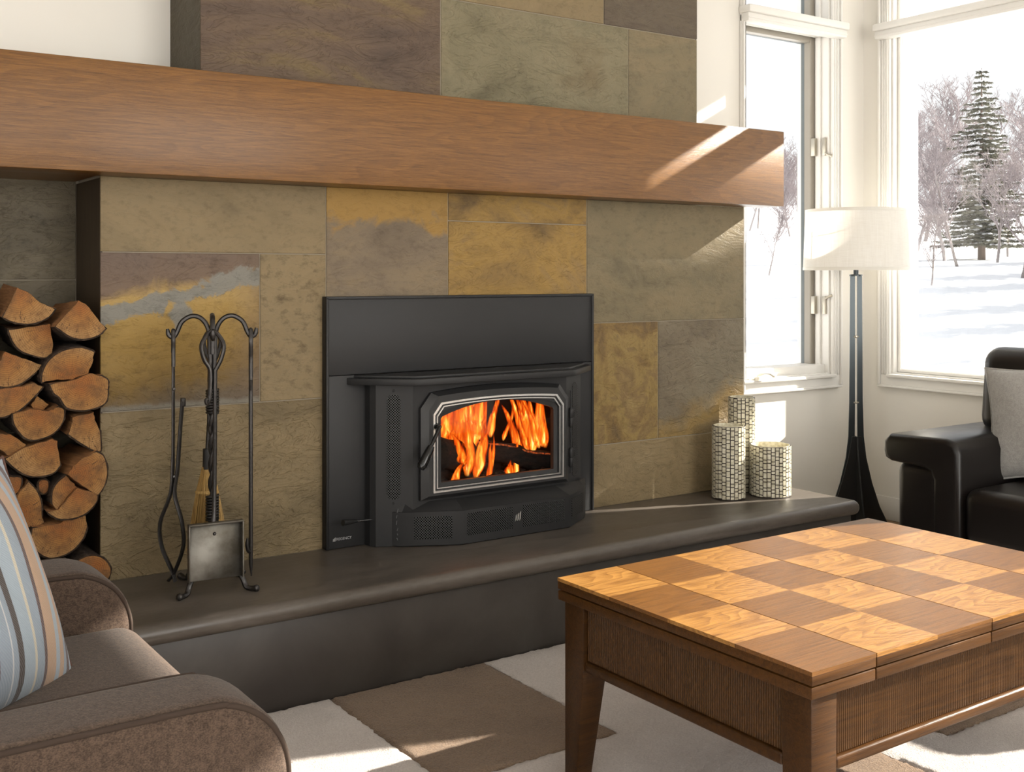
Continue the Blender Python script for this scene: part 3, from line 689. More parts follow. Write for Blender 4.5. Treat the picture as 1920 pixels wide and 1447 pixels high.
for i in range(9):       # fire above the right log, leaning left as it rises
    T.append((rf.uniform(2.40, 2.56), rf.uniform(.03, .12), rf.uniform(.53, .58), rf.uniform(.20, .30), rf.uniform(.020, .036), rf.uniform(-.12, -.05), rf.uniform(.008, .02)))
T += [(2.21, .0, .475, .15, .016, .02, .01), (2.225, .02, .48, .17, .014, .03, .01), (2.345, .02, .475, .15, .018, .01, .008), (2.30, .0, .475, .07, .026, .0, .01), (2.33, .03, .475, .06, .022, .01, .01), (2.05, -.02, .478, .10, .022, .05, .015)]
tag(flames(T, 3), 'bright orange flames rising behind the stove glass', 'fire', kind='stuff')

for m_ in (FL, CH, EDGE): m_.cycles.emission_sampling = 'NONE'
# ------------------------------------------------------------------ firewood in the niche
LOGS = [
    (-0.02,[(0.622,1.184),(0.649,1.172),(0.684,1.14),(0.721,1.122),(0.705,1.102),(0.675,1.087),(0.646,1.083),(0.611,1.09),(0.586,1.103)],'000111110',(0.62,1.181)),
    (-0.05,[(0.78,1.147),(0.803,1.133),(0.824,1.104),(0.854,1.065),(0.831,1.046),(0.794,1.038),(0.758,1.045),(0.717,1.075),(0.746,1.109)],'000111100',(0.78,1.139)),
    (0.0,[(0.604,1.065),(0.697,1.078),(0.713,1.079),(0.721,1.022),(0.718,0.991),(0.697,0.985),(0.667,0.993),(0.638,1.006),(0.618,1.029)],'000011111',(0.713,1.073)),
    (-0.01,[(0.592,1.006),(0.633,0.988),(0.689,0.964),(0.674,0.946),(0.636,0.917),(0.602,0.908),(0.579,0.911),(0.562,0.921),(0.573,0.966)],'000111100',(0.59,0.996)),
    (-0.04,[(0.824,0.998),(0.819,0.967),(0.808,0.938),(0.763,0.922),(0.724,0.924),(0.684,0.918),(0.686,0.945),(0.703,0.978),(0.736,1.002),(0.778,1.011),(0.802,1.007)],'00000111111',(0.76,0.925)),
    (-0.055,[(0.702,0.911),(0.76,0.92),(0.811,0.938),(0.842,0.928),(0.859,0.915),(0.859,0.889),(0.856,0.86),(0.842,0.845),(0.805,0.835),(0.775,0.836),(0.745,0.846),(0.727,0.875),(0.712,0.888)],'0001111111111',(0.784,0.909)),
    (-0.02,[(0.56,0.897),(0.577,0.902),(0.634,0.907),(0.664,0.916),(0.688,0.904),(0.664,0.876),(0.629,0.844),(0.594,0.828),(0.577,0.826),(0.558,0.83)],'0000111111',(0.606,0.904)),
    (-0.0,[(0.679,0.876),(0.71,0.85),(0.694,0.834),(0.676,0.828),(0.662,0.852)],'00000',(0.667,0.805)),
    (-0.03,[(0.61,0.832),(0.654,0.844),(0.703,0.834),(0.729,0.844),(0.744,0.834),(0.74,0.8),(0.716,0.771),(0.68,0.758),(0.654,0.758),(0.632,0.774),(0.613,0.806)],'00011111111',(0.677,0.835)),
    (-0.03,[(0.768,0.812),(0.826,0.823),(0.829,0.8),(0.843,0.767),(0.845,0.709),(0.822,0.716),(0.782,0.744),(0.757,0.765),(0.765,0.787)],'000111100',(0.802,0.83)),
    (-0.01,[(0.56,0.771),(0.579,0.776),(0.607,0.774),(0.647,0.741),(0.62,0.721),(0.604,0.714),(0.579,0.735),(0.56,0.75)],'00000000',(0.598,0.788)),
    (-0.03,[(0.59,0.71),(0.638,0.736),(0.712,0.755),(0.726,0.749),(0.734,0.679),(0.716,0.66),(0.68,0.653),(0.645,0.66),(0.613,0.684)],'000011111',(0.709,0.747)),
    (-0.05,[(0.831,0.709),(0.851,0.692),(0.86,0.648),(0.851,0.611),(0.834,0.586),(0.79,0.617),(0.751,0.653),(0.764,0.675),(0.794,0.697)],'111100000',(0.777,0.653)),
    (-0.03,[(0.75,0.646),(0.772,0.623),(0.777,0.609),(0.755,0.59),(0.739,0.568),(0.724,0.552),(0.712,0.574),(0.714,0.608),(0.729,0.631)],'000000111',(0.775,0.616)),
    (-0.045,[(0.698,0.551),(0.726,0.554),(0.752,0.586),(0.778,0.611),(0.832,0.589),(0.829,0.567),(0.805,0.541),(0.772,0.528),(0.732,0.529),(0.712,0.539)],'0000111111',(0.778,0.604)),
    (-0.02,[(0.651,0.638),(0.672,0.611),(0.685,0.576),(0.687,0.537),(0.693,0.516),(0.659,0.508),(0.628,0.521),(0.615,0.567),(0.628,0.613)],'111000000',(0.624,0.549)),
    (-0.035,[(0.66,0.509),(0.734,0.514),(0.741,0.523),(0.802,0.528),(0.806,0.494),(0.794,0.461),(0.767,0.433),(0.734,0.42),(0.702,0.421),(0.673,0.443),(0.657,0.479)],'00001111111',(0.734,0.508)),
    (-0.04,[(0.789,0.405),(0.82,0.41),(0.85,0.397),(0.869,0.37),(0.869,0.349),(0.857,0.333),(0.823,0.329),(0.789,0.342),(0.773,0.367),(0.774,0.391)],'1111111111',(0.821,0.37)),
    (-0.0,[(0.686,0.634),(0.706,0.632),(0.707,0.608),(0.696,0.597),(0.684,0.61)],'11111',(0.696,0.616)),
    (-0.015,[(0.597,0.653),(0.614,0.654),(0.633,0.649),(0.629,0.619),(0.616,0.607),(0.597,0.612)],'111111',(0.613,0.634)),
]
LOGLAB = ['big wedge log topping the stack at the photo left edge', 'pale wedge log topping the stack beside the niche wall', 'split log with diagonal grain under the two top wedges',
 'wedge log at the photo left edge under the diagonal grained one', 'half round log with bark on its upper left', 'cracked half log sticking out furthest past the slate edge',
 'dark stained half log at the photo left edge, mid stack', 'small splinter wedged between two half logs', 'half moon log, flat side up, below the small splinter',
 'jagged split log against the niche wall, mid stack', 'small wedge log at the left edge above the striped cushion', 'large quarter log just above the striped cushion tip',
 'round faced log bulging right with a dark split side', 'thin curved slab tucked over the lower half round log', 'half round log under the thin curved slab',
 'short split log just right of the striped cushion edge', 'large half round log with radial crack above the bark covered one', 'bark covered round log lowest in the stack by the hearth',
 'knotty stick end poking out below the quarter log', 'small log end peeking out behind the cushion top']
# rest of the stack to the left of the picture edge: round and half-round pieces in two leaning columns
NV = len(LOGS); rg = random.Random(91)
for k, (cx_, cz_, rr_, half) in enumerate([(.24, .388, .064, 0), (.378, .388, .064, 0), (.516, .386, .062, 0), (.640, .366, .042, 0), (.25, .515, .062, 0), (.385, .515, .063, 1), (.515, .51, .058, 0), (.28, .642, .062, 1), (.415, .648, .064, 0), (.535, .615, .05, 0), (.30, .77, .06, 0), (.43, .775, .06, 1), (.33, .892, .06, 0), (.46, .90, .062, 0), (.40, 1.02, .06, 1), (.515, 1.02, .055, 0), (.50, 1.13, .055, 1)]):
    n_ = 11; yy = rg.uniform(-.03, .0)
    if half: pl = [(round(cx_ + rr_ * math.cos(math.pi * i / (n_ - 1)), 4), round(cz_ - rr_ * .9 + rr_ * 1.5 * math.sin(math.pi * i / (n_ - 1)), 4)) for i in range(n_)]; bk = '1' * (n_ - 1) + '0'
    else: pl = [(round(cx_ + rr_ * rg.uniform(.94, 1.03) * math.cos(2 * math.pi * i / n_), 4), round(cz_ + rr_ * rg.uniform(.94, 1.02) * math.sin(2 * math.pi * i / n_), 4)) for i in range(n_)]; bk = '1' * n_
    LOGS.append((yy, pl, bk, (cx_, cz_))); LOGLAB.append('bark edged log in the stack past the photo left edge')
def endgrain(name, seed):
    t = NT(name); rnd = random.Random(seed); v = t.tc.outputs['Object']
    wob = t.noise(v, 9, 4, .6).outputs[0]
    sp = t.add('SeparateXYZ', Vector=v); r = t.math('SQRT', t.math('ADD', t.math('POWER', sp.outputs[0], 2.0), t.math('POWER', sp.outputs[2], 2.0)))
    rr = t.math('FRACT', t.math('ADD', t.math('MULTIPLY', r, 185.0), t.math('MULTIPLY', wob, 5.0)))
    ring = t.ramp(rr, [(0, (1, 1, 1)), (.55, (.68, .56, .42)), (.86, (.30, .18, .09)), (1, (1, 1, 1))]).outputs[0]
    heart = t.ramp(t.math('MULTIPLY_ADD', wob, .05, r), [(.045, (.33, .125, .028)), (.085, (.38, .185, .052)), (.12, (.42, .245, .095))]).outputs[0]
    col = t.mix(heart, ring, .55, 'MULTIPLY')
    n = t.noise(t.map(loc=(seed, 0, 0)), 26, 6, .65).outputs[0]
    col = t.mix(col, (.16, .075, .025), t.ramp(n, [(.44, (0, 0, 0)), (.66, (.85, .85, .85))]).outputs[0])
    ang = t.math('ARCTAN2', sp.outputs[2], sp.outputs[0]); an = t.add('TexNoise', {'noise_dimensions': '2D'}, Vector=t.add('CombineXYZ', X=t.math('MULTIPLY', ang, 3.0), Y=t.math('MULTIPLY', r, 6.0)).outputs[0], Scale=1.6 + .2 * seed, Detail=2.0).outputs[0]
    crack = t.ramp(t.math('ABSOLUTE', t.math('SUBTRACT', an, .5)), [(.004, (1, 1, 1)), (.012, (0, 0, 0))]).outputs[0]
    col = t.mix(col, (.035, .014, .006), t.math('MULTIPLY', crack, .8))
    t.set_b(Base_Color=col, Roughness=.8); t.bump(t.math('MULTIPLY_ADD', n, 1.0, t.math('MULTIPLY', rr, .2)), .5, .004); return t.m
EG = [endgrain('log_end_grain_%s' % s, i * 3.1) for i, s in enumerate(('amber', 'honey', 'straw'))]
SPL = wood('split_wood', (.42, .20, .075), (.20, .085, .03), grain=(40, 1.5, 40), ring=(5, .5, 5), rough=.8, bstr=.5)
BK = NT('log_bark'); bn = BK.noise(BK.map(scale=(1, .35, 1)), 45, 7, .7, .6); BK.set_b(Base_Color=BK.ramp(bn.outputs[0], [(.35, (.018, .010, .006)), (.55, (.055, .032, .018)), (.75, (.12, .085, .055))]).outputs[0], Roughness=.95); BK.bump(bn.outputs[0], 1.0, .012); BK = BK.m

def refine(poly, bark, seed):
    """subdivide the outline, round the bark side, roughen the split side"""
    rnd = random.Random(seed); n = len(poly); out = []; fl = []
    for i in range(n):
        p0, p1, p2, p3 = (Vector(poly[(i + k) % n]) for k in (-1, 0, 1, 2))
        k = 4
        for j in range(k):
            t = j / k
            if bark[i] == '1':
                a = p0 if bark[(i - 1) % n] == '1' else p1 * 2 - p2; d = p3 if bark[(i + 1) % n] == '1' else p2 * 2 - p1
                q = .5 * ((2 * p1) + (p2 - a) * t + (2 * a - 5 * p1 + 4 * p2 - d) * t * t + (3 * p1 - a - 3 * p2 + d) * t ** 3)
            else:
                q = p1.lerp(p2, t) + Vector((rnd.uniform(-.0018, .0018), rnd.uniform(-.0018, .0018))) * (1 if j else .3)
            out.append(q); fl.append(bark[i] == '1')
    return out, fl

for i, (yf, poly, bark, pith) in enumerate(LOGS):
    pts, fl = refine(poly, bark, i); n = len(pts)
    area = sum(pts[k].x * pts[(k + 1) % n].y - pts[(k + 1) % n].x * pts[k].y for k in range(n))
    if area < 0: pts = pts[::-1]; fl = [fl[(n - 2 - k) % n] for k in range(n)]
    rnd = random.Random(50 + i); dep = .25 - yf if yf > -.03 else .27
    cx, cz = pith; org = Vector((cx, yf, cz))
    nrm = []
    for k in range(n):
        d = (pts[(k + 1) % n] - pts[k - 1]).normalized(); nrm.append(Vector((d.y, -d.x)))
    out = [p + nrm[k] * ((.0045 + rnd.uniform(-.001, .0015)) if (fl[k] or fl[k - 1]) else .0006) for k, p in enumerate(pts)]
    t = bmesh.new(); rows = []; m = 7
    tw = Vector((rnd.uniform(-.008, .008), rnd.uniform(-.006, .006)))
    for j in range(m):
        s = j / (m - 1)
        rows.append([t.verts.new((q.x + tw.x * s + rnd.uniform(-.0015, .0015) * (j > 0) - cx, dep * s + (.003 if j == 0 else 0), q.y + tw.y * s + rnd.uniform(-.0015, .0015) * (j > 0) - cz)) for q in out])
    for a, c in zip(rows[:-1], rows[1:]):
        for k in range(n):
            f = t.faces.new((a[k], a[(k + 1) % n], c[(k + 1) % n], c[k])); f.material_index = 0 if fl[k] else 1
    f = t.faces.new(rows[0]); f.material_index = 0; f = t.faces.new(rows[-1][::-1]); f.material_index = 1
    bmesh.ops.recalc_face_normals(t, faces=t.faces)
    me = bpy.data.meshes.new('firewood_log'); t.to_mesh(me); t.free(); finish(me, 40)
    o = link('firewood_log', me, [BK, SPL], loc=org, rot=(R(rnd.uniform(-3, 3)), 0, R(rnd.uniform(-4, 4)))); tag(o, LOGLAB[i], 'firewood', 'firewood stacked in the niche' if i < NV else 'firewood past the photo left edge')
    # cut face: slightly domed uneven disc proud of the bark rim
    t = bmesh.new(); cen = sum((p for p in pts), Vector((0, 0))) / n
    R1 = [t.verts.new((p.x - cx, .001, p.y - cz)) for p in pts]
    R0 = [t.verts.new((p.x - cx, .008, p.y - cz)) for p in pts]
    R2 = [t.verts.new(((p.x * .6 + cen.x * .4) - cx, -.001 + rnd.uniform(-.0012, .0012), (p.y * .6 + cen.y * .4) - cz)) for p in pts]
    c0 = t.verts.new((cen.x - cx, -.001, cen.y - cz))
    for k in range(n):
        k2 = (k + 1) % n
        t.faces.new((R0[k], R0[k2], R1[k2], R1[k])); t.faces.new((R1[k], R1[k2], R2[k2], R2[k])); t.faces.new((R2[k], R2[k2], c0))
    bmesh.ops.recalc_face_normals(t, faces=t.faces)
    me = bpy.data.meshes.new('cut_face'); t.to_mesh(me); t.free(); finish(me, 40)
    link('cut_face', me, EG[(i * 7) % 3], o)

# ------------------------------------------------------------------ fireplace tool set
WI = plain('wrought_iron', (.060, .056, .054), .33, .75, .5, bstr=.15, nscale=120, var=.25)
WID = plain('dark_wrought_iron', (.028, .025, .023), .45, .5, bstr=.2, nscale=90)
TX, TY, TZ0 = 1.105, -.235, .3205
ts = empty('tool_stand', (TX, TY, TZ0)); tag(ts, 'wrought iron stand with twisted post and three curled feet on the hearth', 'tool stand')
def pp(b, name, mat, par, smooth=45): return b.build(name, mat, par, smooth)
H = .782
b = MB()
for k in range(2):     # twisted pair post
    pth = []
    for i in range(61):
        s = i / 60; z = .16 + s * (H - .20); tw = 0 if (s < .06 or s > .62) else (s - .06) / .56 * math.pi * 6
        pth.append((.0062 * math.cos(tw + k * math.pi), .0062 * math.sin(tw + k * math.pi), z))
    b.tube(pth, .0068, 8)
pp(b, 'twisted_post', WI, ts)
for zc in (.50, .19):     # wire wraps
    b = MB(); hl = .07 if zc > .4 else .075
    b.tube([(.0165 * math.cos(a), .0165 * math.sin(a), zc + hl * a / (2 * math.pi * 9)) for a in [i * math.pi / 6 for i in range(109)]], .0036, 6)
    pp(b, 'wire_wrap', WID, ts)
for ang in (-109, -19, 161, 71):     # arms: arch up and over, end in an upturned hook
    d = Vector((math.cos(R(ang)), math.sin(R(ang)), 0)); rr = .105
    pth = smooth_path([d * .008 + Vector((0, 0, H - .11)), d * .010 + Vector((0, 0, H - .045)), d * .028 + Vector((0, 0, H - .010)), d * .056 + Vector((0, 0, H)), d * .084 + Vector((0, 0, H - .016)), d * .098 + Vector((0, 0, H - .046)), d * .108 + Vector((0, 0, H - .060)), d * .120 + Vector((0, 0, H - .054)), d * .124 + Vector((0, 0, H - .036))], 5)
    pp(MB().tube(pth, [.0072] * (len(pth) - 4) + [.0068, .006, .005, .004], 8), 'hook_arm', WI, ts)
for ang in (-147, -52, 33, 110):     # feet
    d = Vector((math.cos(R(ang)), math.sin(R(ang)), 0))
    pth = smooth_path([d * .006 + Vector((0, 0, .20)), d * .010 + Vector((0, 0, .135)), d * .034 + Vector((0, 0, .105)), d * .064 + Vector((0, 0, .075)), d * .098 + Vector((0, 0, .035)), d * .112 + Vector((0, 0, .010)), d * .138 + Vector((0, 0, .0085)), d * .150 + Vector((0, 0, .012))], 5)
    pp(MB().tube(pth, [.0078] * (len(pth) - 7) + [.008, .009, .010, .0105, .010, .0085, .006], 8, flat=(1, 1, (0, 0, 1))), 'foot', WI, ts)

HZ = TZ0 + H - .058        # hook height in the world
def hookpt(ang): return Vector((TX + .108 * math.cos(R(ang)), TY + .108 * math.sin(R(ang)), HZ))
def handle_loop(b, top, side, wid=.022, ln=.075, r=.0062):
    """open ring handle hanging over the hook, then the two strands join"""
    s = Vector(side); z = Vector((0, 0, 1))
    pth = smooth_path([top + z * -ln * 1.15 + s * .007, top + z * -ln * .8 + s * wid * .75, top + z * -ln * .38 + s * wid, top + z * -.006 + s * wid * .55, top + z * .007, top + z * -.006 - s * wid * .55, top + z * -ln * .38 - s * wid, top + z * -ln * .8 - s * wid * .75, top + z * -ln * 1.15 - s * .007, top + z * -ln * 1.9 - s * .008], 5)
    b.tube(pth, r, 8); return b

# shovel: hangs at the front, facing the room
hp = hookpt(-109); sh = empty('fireplace_shovel', (hp.x, hp.y, hp.z)); tag(sh, 'iron shovel with square pan hanging at the front of the stand', 'shovel')
side = Vector((math.cos(R(-6)), math.sin(R(-6)), 0)); fwd = Vector((side.y, -side.x, 0))      # pan faces the camera-left front
b = handle_loop(MB(), Vector((0, 0, .012)), side, .031, .09); b.tube(smooth_path([side * -.008 + Vector((0, 0, -.14)), side * -.009 + Vector((0, 0, -.17)), side * -.017 + fwd * .004 + Vector((0, 0, -.182)), side * -.020 + fwd * .006 + Vector((0, 0, -.172)), side * -.014 + fwd * .006 + Vector((0, 0, -.168))], 5), [.0062] * 10 + [.005] * 11, 8)
pp(b, 'loop_handle', WI, sh)
pp(MB().tube([side * .007 + Vector((0, 0, -.088)), side * .006 + Vector((0, 0, -.30)), side * .004 + Vector((0, 0, -.487)), fwd * .004 + Vector((0, 0, -.517))], [.0062, .0065, .0065, .008], 8), 'shaft', WI, sh)
M = Matrix((( *(side), 0), (*(fwd), 0), (0, 0, 1, 0), (0, 0, 0, 1))).transposed().to_4x4()
M = Matrix.Translation(Vector((0, 0, -.512)) + side * .004 + fwd * .012) @ Matrix([[side.x, fwd.x, 0, 0], [side.y, fwd.y, 0, 0], [0, 0, 1, 0], [0, 0, 0, 1]])
PANM = NT('worn_pan_steel'); pn = PANM.noise(PANM.map(), 14, 6, .65); PANM.set_b(Base_Color=PANM.ramp(pn.outputs[0], [(.35, (.085, .075, .058)), (.65, (.17, .16, .14))]).outputs[0], Metallic=.7, Roughness=.42); PANM.bump(PANM.noise(PANM.map(scale=(1, 1, .3)), 90, 3).outputs[0], .1, .002); PANM = PANM.m
b = MB(); w2, hgt = .074, .158
b.box((-w2, -.002, -hgt), (w2, .001, 0), .0008, 1, M)
b.box((-w2 - .002, -.001, -hgt), (-w2 + .002, .020, 0), .0008, 1, M); b.box((w2 - .002, -.001, -hgt), (w2 + .002, .020, 0), .0008, 1, M); b.box((-w2 - .002, -.001, -.003), (w2 + .002, .020, .002), .0008, 1, M)
pan = pp(b, 'pan', PANM, sh)
pp(MB().lathe([(0, .004), (.003, .0035), (.005, 0)], 14, M=M @ Matrix.Translation((-.002, .001, -.032)) @ Euler((R(-90), 0, 0)).to_matrix().to_4x4()), 'rivet', WI, pan)

# poker: hangs at the right
hp = hookpt(-19); pk = empty('fireplace_poker', (hp.x, hp.y, hp.z)); tag(pk, 'slender iron poker hanging at the right of the stand', 'poker')
sd = Vector((math.cos(R(70)), math.sin(R(70)), 0))
b = handle_loop(MB(), Vector((0, 0, .010)), sd, .014, .07); b.tube([sd * -.006 + Vector((0, 0, -.13)), sd * -.004 + Vector((0, 0, -.16))], [.006, .004], 8); pp(b, 'loop_handle', WI, pk)
pp(MB().tube([sd * .006 + Vector((0, 0, -.078)), sd * .003 + Vector((0, 0, -.30)), Vector((0, 0, -.60)), Vector((0, 0, -.665)), Vector((.002, 0, -.700))], [.006, .0064, .0064, .006, .002], 8), 'shaft', WI, pk)
pp(MB().tube(smooth_path([Vector((0, 0, -.63)), Vector((-.009, -.003, -.625)), Vector((-.013, -.004, -.605)), Vector((-.012, -.004, -.588))], 4), [.0055] * 9 + [.005, .004, .0035, .003], 8), 'barb', WID, pk)

# tongs: hang at the left
hp = hookpt(161); tg = empty('fireplace_tongs', (hp.x, hp.y, hp.z)); tag(tg, 'iron tongs with bowed jaws hanging at the left of the stand', 'tongs')
sd = Vector((math.cos(R(-30)), math.sin(R(-30)), 0))
b = handle_loop(MB(), Vector((0, 0, .010)), Vector((math.cos(R(75)), math.sin(R(75)), 0)), .010, .05); pp(b, 'loop_handle', WI, tg)
pth = smooth_path([Vector((0, 0, -.055)), Vector((0, 0, -.20)), sd * -.001 + Vector((0, 0, -.36)), sd * -.008 + Vector((0, 0, -.45)), sd * -.036 + Vector((0, 0, -.53)), sd * -.032 + Vector((0, 0, -.60)), sd * -.002 + Vector((0, 0, -.672)), sd * .006 + Vector((0, 0, -.70))], 6)
pp(MB().tube(pth, [.0064] * 12 + [.0075] * (len(pth) - 12), 8, flat=(1.25, .6, (1, 1, 0))), 'tong_leg', WI, tg)
pth = smooth_path([sd * .026 + Vector((0, 0, -.185)), sd * .020 + Vector((0, 0, -.26)), sd * .012 + Vector((0, 0, -.38)), sd * .004 + Vector((0, 0, -.45)), sd * .024 + Vector((0, 0, -.53)), sd * .028 + Vector((0, 0, -.60)), sd * .004 + Vector((0, 0, -.672)), sd * -.014 + Vector((0, 0, -.698))], 6)
pp(MB().tube(pth, .0075, 8, flat=(1.25, .6, (1, 1, 0))), 'tong_leg', WID, tg)
pp(MB().box((sd.x * .020, sd.y * .026 - .006, -.20), (sd.x * .028 + .006, sd.y * .026 + .006, -.176), .002), 'grip_stop', WID, tg)
for zz in (-.15, -.40): pp(MB().lathe([(0, .004), (.004, .003), (.0055, 0)], 12, M=Matrix.Translation((0, -.006, zz)) @ Euler((R(90), 0, 0)).to_matrix().to_4x4()), 'rivet', WI, tg)

# brush: hangs at the back
hp = hookpt(71); br = empty('hearth_brush', (hp.x, hp.y, hp.z)); tag(br, 'straw hearth brush hanging behind the stand post', 'brush')
sd = Vector((math.cos(R(-26)), math.sin(R(-26)), 0))
b = handle_loop(MB(), Vector((0, 0, .010)), sd, .024, .08); pp(b, 'loop_handle', WID, br)
DROP = Vector((-.026, -.030, 0))
pp(MB().tube([sd * -.006 + Vector((0, 0, -.09)), DROP * .6 + Vector((0, 0, -.26)), DROP + Vector((0, 0, -.36))], .0065, 8), 'shaft', WID, br)
pp(MB().tube([DROP + Vector((0, 0, -.335)), DROP + Vector((0, 0, -.395))], [.012, .013], 14), 'ferrule', plain('brush_socket', (.012, .011, .01), .6), br)
STR = NT('broom_straw'); sn = STR.noise(STR.map(scale=(1, 1, .05)), 260, 3); STR.set_b(Base_Color=STR.ramp(sn.outputs[0], [(.3, (.26, .15, .045)), (.6, (.52, .33, .11))]).outputs[0], Roughness=.7); STR = STR.m
b = MB(); rnd = random.Random(8)
for i in range(230):
    a = rnd.uniform(0, 6.28); q = math.sqrt(rnd.random()); x0, y0 = .014 * q * math.cos(a), .011 * q * math.sin(a); x1, y1 = .062 * q * math.cos(a), .022 * q * math.sin(a)
    ln = rnd.uniform(.235, .265)
    pts = []
    for s in (0, .25, .6, 1): f_ = s ** .8; pts.append(DROP + sd * (x0 + (x1 - x0) * f_) + Vector((-sd.y, sd.x, 0)) * (y0 + (y1 - y0) * f_) + Vector((0, 0, -.388 - ln * s)))
    b.tube(pts, [.0011, .0013, .0013, .0008], 3, caps=False)
straw = pp(b, 'bristles', STR, br, 0); straw['kind'] = 'stuff'
b = MB(); b.lathe([(.0245, -.004), (.0255, 0), (.0245, .004)], 24, M=Matrix.Translation(DROP + Vector((0, 0, -.462))) @ Matrix([[sd.x * 1.35, -sd.y * .62, 0, 0], [sd.y * 1.35, sd.x * .62, 0, 0], [0, 0, 1, 0], [0, 0, 0, 1]])); pp(b, 'binding', STR, br)
# ------------------------------------------------------------------ mosaic candle holders on the hearth
WAX = NT('ivory_wax'); WAX.set_b(Base_Color=(.78, .70, .44), Roughness=.45); WAX.b.inputs['Subsurface Weight'].default_value = .3; WAX.b.inputs['Subsurface Radius'].default_value = (.02, .012, .006); WAX = WAX.m
BRZ = plain('dark_bronze_grid', (.035, .026, .020), .4, .4)
MOS = NT('pearl_mosaic'); oi = MOS.noise(MOS.map(), 60, 2); MOS.set_b(Base_Color=MOS.ramp(oi.outputs[0], [(.35, (.55, .50, .36)), (.65, (.78, .74, .60))]).outputs[0], Roughness=.2); MOS.b.inputs['Transmission Weight'].default_value = .12; MOS = MOS.m
def candle_holder(loc, r, h, waxh, label, seed):
    e = empty('candle_holder', loc); tag(e, label, 'candle', 'mosaic candle holders on the hearth'); rnd = random.Random(seed)
    b = MB(); b.lathe([(r - .0045, .004), (r - .0005, .004), (r - .0005, h), (r - .0045, h), (r - .0045, .004)], 56); b.lathe([(0, 0), (r, 0), (r + .001, .002), (r, .005), (0, .005)], 56)
    b.build('glass_cylinder', BRZ, e)
    b = MB(); b.lathe([(r - .0066, .006), (r - .0047, .006), (r - .0047, h + .0015), (r - .0066, h + .0015), (r - .0066, .006)], 56); b.build('inner_glass', MOS, e)
    # pearl pieces: columns of alternating long and short chips wrapped on the cylinder
    n = round(2 * math.pi * r / .0165); b = MB(); g = .0018; T2 = bmesh.new()
    for k in range(n):
        a0, a1 = 2 * math.pi * k / n + g / r, 2 * math.pi * (k + 1) / n - g / r
        z = .004; j = k % 2; z -= .006 * ((k * 5) % 3)
        while z < h - .002:
            ln = (.0135 if (j % 2) else .024); za, zb = max(z + g, .004), min(z + ln - g, h - .001); z += ln; j += 1
            if zb - za < .003: continue
            ro = r + .0012
            P = [(ro * math.cos(a0), ro * math.sin(a0), za), (ro * math.cos(a1), ro * math.sin(a1), za), (ro * math.cos(a1), ro * math.sin(a1), zb), (ro * math.cos(a0), ro * math.sin(a0), zb)]
            Q = [((r - .0008) * math.cos(a0), (r - .0008) * math.sin(a0), za), ((r - .0008) * math.cos(a1), (r - .0008) * math.sin(a1), za), ((r - .0008) * math.cos(a1), (r - .0008) * math.sin(a1), zb), ((r - .0008) * math.cos(a0), (r - .0008) * math.sin(a0), zb)]
            V = [T2.verts.new(p) for p in P]; W = [T2.verts.new(p) for p in Q]; T2.faces.new(V)
            for i in range(4): T2.faces.new((V[i], W[i], W[(i + 1) % 4], V[(i + 1) % 4]))
    b._add(T2); m = b.build('mosaic_pieces', MOS, e, smooth=0); m['kind'] = 'stuff'
    b = MB(); b.lathe([(0, .006), (r - .0075, .006), (r - .0075, waxh), (r * .80, waxh + .001), (r * .5, waxh - .006), (0, waxh - .008)], 40); wx = b.build('wax_candle', WAX, e)
    b = MB(); b.tube([(0, 0, waxh - .01), (.001, 0, waxh + .004), (.003, 0, waxh + .012)], .0012, 6); b.build('wick', BRZ, wx)
candle_holder((3.268, -.158, .3208), .066, .292, .235, 'mid height mosaic candle holder in front of the tallest one', 1)
candle_holder((3.425, -.078, .3208), .055, .390, .33, 'tallest slim mosaic candle holder standing at the back', 2)
candle_holder((3.452, -.212, .3208), .083, .205, .175, 'short wide mosaic candle holder at the hearth right end', 3)

# ------------------------------------------------------------------ floor lamp
LX, LY = 4.305, .035
fl = empty('floor_lamp', (LX, LY, 0)); tag(fl, 'floor lamp with white linen drum shade in the window corner', 'lamp')
GUN = plain('gunmetal_lamp', (.060, .070, .075), .3, .8); GUND = plain('dark_lamp_base', (.014, .014, .014), .45, .3)
t = NT('linen_shade'); t.n.remove(t.b)
l1 = t.noise(t.map(scale=(1, 1, 24)), 22, 4, .6).outputs[0]; l2 = t.noise(t.map(scale=(18, 18, .6)), 10, 4, .6).outputs[0]
lf = t.math('MULTIPLY_ADD', l1, .5, t.math('MULTIPLY', l2, .5)); lc = t.ramp(lf, [(.35, (.88, .86, .82)), (.65, (.97, .96, .93))]).outputs[0]
bp = t.add('Bump', Height=lf, Strength=.2, Distance=.002)
ms = t.add('MixShader', _0=.42, _1=t.add('BsdfDiffuse', Color=lc, Normal=bp.outputs[0]).outputs[0], _2=t.add('BsdfTranslucent', Color=lc, Normal=bp.outputs[0]).outputs[0]); t.t.links.new(ms.outputs[0], t.out.inputs[0]); LIN = t.m
SHT = plain('shade_tape', (.80, .78, .72), .8)
z0, z1, r0, r1 = 1.243, 1.528, .242, .231
b = MB(); b.lathe([(r0, z0), (r1, z1), (r1 - .0015, z1), (r0 - .0015, z0), (r0, z0)], 64); sh_ = b.build('lamp_shade', LIN, fl)
for za, ra in ((z0, r0), (z1 - .014, r1 + .0006)):
    b = MB(); b.lathe([(ra + .0012, za), (ra + .0008, za + .014), (ra - .002, za + .014), (ra - .002, za), (ra + .0012, za)], 64); b.build('shade_band', SHT, sh_)
b = MB()
for k in range(3): a = R(120 * k + 20); b.tube([(0, 0, z1 - .012), (r1 * math.cos(a), r1 * math.sin(a), z1 - .006)], .002, 6)
